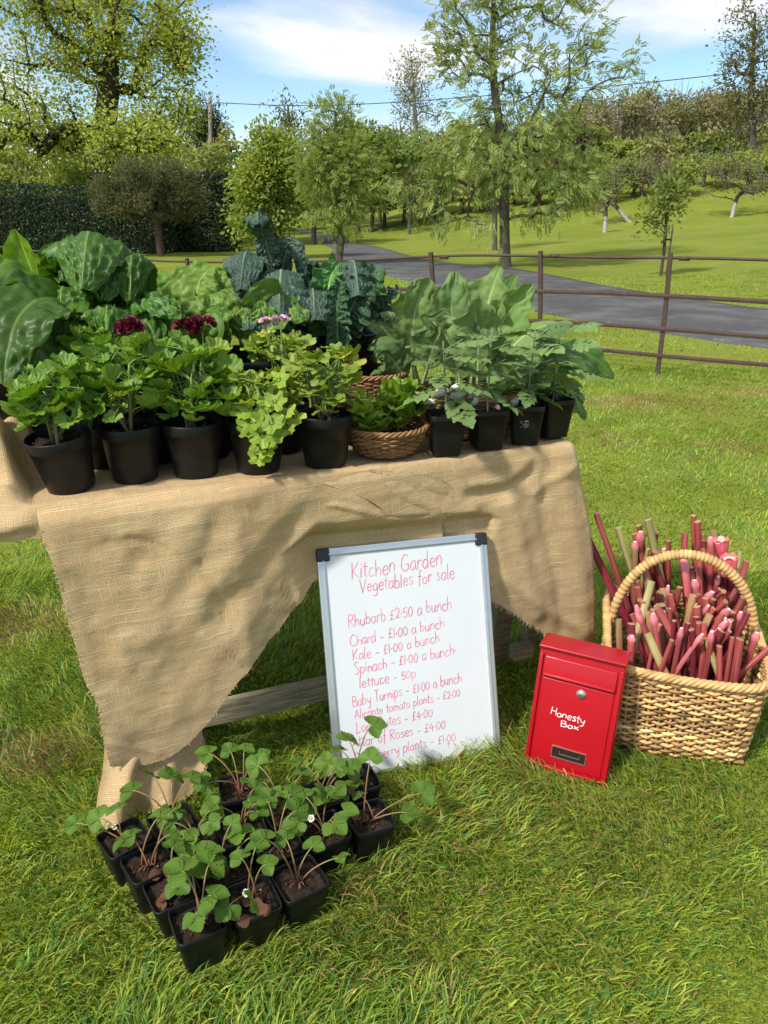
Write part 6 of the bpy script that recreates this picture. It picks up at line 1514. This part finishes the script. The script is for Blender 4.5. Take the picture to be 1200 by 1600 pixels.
# taller trees standing out of the far wood
b = hit(1178, 268); Y = b[1]
tree('tall_sparse_tree', 'tall open crowned tree above the wood at the right edge', 'tree', b, aty(1180, 20, Y), [B(1175, 60, Y, 50, 70, 1.), B(1190, 150, Y, 60, 60, 1.), B(1150, 110, Y, 32, 50, .5)], 190, gt, bark=(.10, .085, .07), r0=.3, rt=.018, leafc=(.13, .15, .06), leafc2=(.24, .23, .12), nleaf=18, lsize=.26, spread=.8, asp=.6)
def far_base(px, Y): x = (px-600)/FPX*(Y*cp_+.4); return np.array([x, Y, hz(x, Y)])
b = far_base(645, 72.); Y = 72.
tree('tall_sparse_tree', 'nearly bare pointed tree standing above the wood left of the tall feathery tree', 'tree', b, aty(642, 90, Y), [B(642, 130, Y, 32, 45, 1.), B(650, 175, Y, 42, 35, .8)], 170, gt, bark=(.26, .23, .19), r0=.2, rt=.014, leafc=(.2, .2, .11), leafc2=(.3, .29, .17), nleaf=12, lsize=.26, spread=.7)
b = far_base(450, 70.); Y = 70.
tree('tall_sparse_tree', 'thin leaved tree rising behind the two young trees', 'tree', b, aty(450, 165, Y), [B(448, 195, Y, 34, 36, 1.), B(460, 240, Y, 45, 40, .8)], 110, gt, bark=(.10, .09, .08), r0=.25, rt=.018, leafc=(.10, .13, .05), leafc2=(.17, .2, .08), nleaf=14, lsize=.3, spread=.8)
b = far_base(318, 68.); Y = 68.
tree('pine_tree', 'dark rounded pine beside the telegraph pole', 'tree', b, aty(318, 175, Y), [B(318, 190, Y, 26, 28, 1.), B(325, 225, Y, 36, 30, .8), B(300, 240, Y, 30, 25, .6)], 90, gt, bark=(.06, .045, .035), r0=.3, rt=.02, leafc=(.035, .055, .022), leafc2=(.07, .09, .035), nleaf=60, lsize=.35, spread=.8, asp=.25)

def woodland():
    """far wood, read as one mass: many crowns of leaf tufts with stems between"""
    g = np.random.default_rng(99); lb = MB(); tb_ = MB()
    def crown(px, top, Y, rx, c1, c2, n, ls, bare=.0, low=0):
        b = far_base(px, Y); zt = aty(px, top, Y)[2]; h = max(zt-b[2], 1.5); r = rx*Y/FPX
        m = int(n)
        # several lobes per crown
        K = 7; L = np.stack([g.normal(0, .45, K)*r, g.normal(0, .45, K)*r, g.uniform(.38, .88, K)*h], -1); lr = g.uniform(.35, .62, K)
        k = g.integers(0, K, m); d = norm(g.normal(0, 1, (m, 3))); rr = g.random(m)**.45
        P = b+L[k]+d*rr[:, None]*lr[k][:, None]*np.array([r, r, h*.36]); P[:, 2] = np.minimum(P[:, 2], zt+.2); P[:, 2] = np.maximum(P[:, 2], b[2]+.2)
        nr = norm(d*.5+np.array([0, -.1, .7])+g.normal(0, .4, (m, 3))); f = np.clip(.5+.35*g.normal(0, 1, K)[k]+.2*g.normal(0, 1, m), 0, 1)[:, None]
        leaf_quads(lb, P, ls*g.uniform(.6, 1.3, m), nr, g.normal(0, 1, (m, 3)), (np.array(c1)*(1-f)+np.array(c2)*f)*g.uniform(.8, 1.2, (m, 1)), .7)
        tube(tb_, [b-[0, 0, .2], b+[g.normal(0, .2), 0, h*.5], b+[g.normal(0, .5), 0, h*.95]], [.16, .11, .03], 5, (.09, .075, .065), False)
        for i in range(int(6+60*bare)):
            a = b+np.array([g.normal(0, .25)*r, g.normal(0, .3)*r, h*g.uniform(.2, .7)]); e = a+np.array([g.normal(0, .35)*r, g.normal(0, .3)*r, h*g.uniform(.15, .42)]); e[2] = min(e[2], zt+.6)
            tube(tb_, [a, (a+e)/2+g.normal(0, .15, 3), e], [.045, .03, .012], 3, np.array([.21, .18, .15])*g.uniform(.7, 1.2), False)
    GR, YG = ((.15, .21, .05), (.26, .32, .075)), ((.20, .26, .05), (.35, .39, .085))
    OL, BR = ((.20, .22, .075), (.33, .34, .12)), ((.25, .22, .13), (.37, .34, .20))
    for px in np.arange(-520, 640, 44):     # left: light green wood behind the hedge
        Y = g.uniform(56, 70); t = 205+18*math.sin(px*.03)+g.normal(0, 10)+(20 if 340 < px < 480 else 0); c = [GR, YG, YG, OL][int(g.integers(4))]
        crown(px+g.normal(0, 12), t, Y, g.uniform(48, 75), *c, 1500, .42, .1)
    for px in np.arange(-520, 560, 50):     # lower shrubs just behind the hedge
        Y = g.uniform(44, 52); crown(px+g.normal(0, 12), 255+g.normal(0, 12), Y, g.uniform(40, 60), *[YG, GR, YG][int(g.integers(3))], 1300, .30, .05)
    for px in np.arange(560, 900, 34):      # middle
        Y = g.uniform(62, 80); t = 195+g.normal(0, 10); crown(px, t, Y, g.uniform(40, 60), *[OL, GR, OL, BR][int(g.integers(4))], 1300, .42, .25)
    for px in np.arange(560, 960, 40):      # dark edge under the middle wood
        Y = g.uniform(56, 60); crown(px, 262+g.normal(0, 10), Y, g.uniform(34, 46), *[GR, OL][int(g.integers(2))], 900, .32, .2)
    for px in np.arange(870, 1560, 24):     # right: twiggy brown wood on the bank
        Y = g.uniform(66, 82); t = 150-.05*(px-900)+g.normal(0, 12); crown(px, t, Y, g.uniform(38, 58), *[BR, OL, OL, BR, GR][int(g.integers(5))], 2600, .24, .9)
    for px, top, rx in ((1020, 195, 40), (1085, 205, 44), (960, 215, 36), (1150, 215, 40), (1230, 200, 50), (900, 240, 34)):
        crown(px, top, g.uniform(61, 65), rx, *[YG, GR, OL][int(g.integers(3))], 1300, .32, .15)
    for px in np.arange(880, 1560, 30):     # bushes on the bank
        crown(px+g.normal(0, 8), 240+g.normal(0, 10), g.uniform(54, 59), g.uniform(26, 38), *[GR, YG, OL, GR][int(g.integers(4))], 900, .22, .3)
    root = thing('woodland', 'far mass of mixed green and brown woodland behind the lawn', 'woodland', (0, 66, 4)); tag(root, kind='stuff')
    put(lb, 'foliage', M_TL, root, False); put(tb_, 'trunks', M_BARK, root)
    for ch in root.children: ch['kind'] = 'stuff'
woodland()

def build_hedge():
    g = np.random.default_rng(41)
    M_H = m_tree('hedge leaf', .15, .4)
    def hedge(label, x0, x1, y, depth, zt, n, c1, c2, rough=.25):
        root = thing('hedge', label, 'hedge', ((x0+x1)/2, y, 0), 'dark hedges at the left'); w = x1-x0
        mb = MB(); nx, nz = 60, 14
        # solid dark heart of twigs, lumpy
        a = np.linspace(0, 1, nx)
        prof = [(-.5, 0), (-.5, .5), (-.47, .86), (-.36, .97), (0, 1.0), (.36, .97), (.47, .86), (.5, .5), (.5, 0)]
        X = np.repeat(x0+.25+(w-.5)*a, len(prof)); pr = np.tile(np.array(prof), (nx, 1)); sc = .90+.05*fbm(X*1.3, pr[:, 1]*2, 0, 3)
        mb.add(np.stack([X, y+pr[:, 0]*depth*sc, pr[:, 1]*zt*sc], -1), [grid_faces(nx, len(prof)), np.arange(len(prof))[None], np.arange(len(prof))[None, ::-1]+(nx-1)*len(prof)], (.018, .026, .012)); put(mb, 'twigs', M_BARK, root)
        k = g.random(n); fx = x0+w*g.random(n); face = np.where(k < .62, 0, np.where(k < .86, 1, np.where(k < .93, 2, 3)))
        yy = np.where(face == 0, y-depth*.5, np.where(face == 1, y+depth*(g.random(n)-.5), y+depth*(g.random(n)-.5))); zz = np.where(face == 1, zt, zt*g.random(n)); fx = np.where(face == 2, x0, np.where(face == 3, x1, fx))
        nr = np.stack([np.where(face == 2, -1., np.where(face == 3, 1., 0.)), np.where(face == 0, -1., 0.), np.where(face == 1, 1., .25)], -1)
        P = np.stack([fx, yy, zz], -1)+nr*(.12*fbm(fx*.9, zz*1.1, yy, 5)+.05*g.normal(0, 1, n))[:, None]*np.array([1, 1, 1.])
        P[:, 2] += .10*fbm(fx*.8, 0, 0, 8)*(zz/zt)
        f = np.clip(.5+.7*fbm(P[:, 0]*1.2, P[:, 2]*1.6, 1, 9)+.2*g.normal(0, 1, n), 0, 1)[:, None]
        lb = MB(); leaf_quads(lb, P, .11*g.uniform(.6, 1.4, n), norm(nr+g.normal(0, .5, (n, 3))), g.normal(0, 1, (n, 3)), np.array(c1)*(1-f)+np.array(c2)*f, .55); put(lb, 'foliage', M_H, root, False)
    x = lambda px, Y: (px-600)/FPX*(Y*cp_+.49)
    hedge('long clipped dark green hedge along the left of the lawn', x(-460, 34), x(262, 34), 34.3, 1.6, 2.55, 27000, (.016, .032, .012), (.04, .065, .022))
    hedge('taller dark hedge end right of the domed tree', x(268, 36), x(368, 36), 36.6, 2.2, 3.15, 11000, (.018, .036, .013), (.045, .075, .025))
build_hedge()

def build_pole_wire():
    g = np.random.default_rng(1); m = m_plain('grey pole timber', (.20, .18, .16), .85, 0, .2, 0, 3, .3)
    b = far_base(330, 58.); t = aty(328, 152, 58.); root = thing('telegraph_pole', 'grey telegraph pole between the pine and the young trees', 'pole', tuple(b)); mb = MB(); tube(mb, [b-[0, 0, .3], t], [.17, .12], 10); put(mb, 'pole', m, root)
    mb = MB(); q = t-np.array([0, 0, .5]); tube(mb, [q-[.35, 0, 0], q+[.35, 0, 0]], .05, 4); put(mb, 'crossarm', m, root)
    mb = MB(); tube(mb, [q+[.3, 0, .03], q+[.3, 0, .18]], .05, 8, (2.2, 2.2, 2.2)); put(mb, 'insulator', m, root)
    P = catmull([q+np.array([.3, 0, .18]), aty(460, 165, 57.), aty(600, 161, 55.5), aty(780, 148, 53.), aty(1000, 130, 50.), aty(1200, 108, 47.), aty(1330, 92, 45.)], 60)
    mb = MB(); tube(mb, P, .026, 5, (1, 1, 1), True); o = mb.build('overhead_cable', m_plain('black cable', (.02, .02, .022), .5)); tag(o, 'thin black overhead cable running from the pole across the sky', 'cable')
build_pole_wire()

# small grey plants by the fence
def tuft(label, px, py, Y, h, n, c, seed):
    g = np.random.default_rng(seed); x = (px-600)/FPX*(Y*cp_+.45); b = np.array([x, Y, hz(x, Y)]); root = thing('garden_plant', label, 'plant', tuple(b)); st, lf = MB(), MB()
    for i in range(n):
        a = g.uniform(0, 6.28); t = b+np.array([math.cos(a)*h*.35*g.random(), math.sin(a)*h*.3, h*g.uniform(.6, 1.05)])
        tube(st, [b, (b+t)/2+[0, 0, .05*h], t], [.008, .006, .004], 4, (.14, .13, .08), False)
        k = 16; P = b+(t-b)*g.uniform(.35, 1.02, (k, 1))+g.normal(0, .02, (k, 3)); leaf_quads(lf, P, np.full(k, .09), g.normal(0, 1, (k, 3))+[0, 0, .5], g.normal(0, 1, (k, 3))+[0, 0, .6], np.tile(c, (k, 1))*g.uniform(.7, 1.3, (k, 1)), .3)
    put(st, 'stem', M_STEM, root); put(lf, 'foliage', M_TL, root, False)
tuft('grey leaved bushy plant left of the fence post above the spinach', 268, 430, 9.6, .50, 12, (.12, .13, .10), 3)
tuft('pale spiky plant right of the fence post above the spinach', 304, 430, 9.6, .50, 5, (.24, .25, .14), 4)
build_grass()
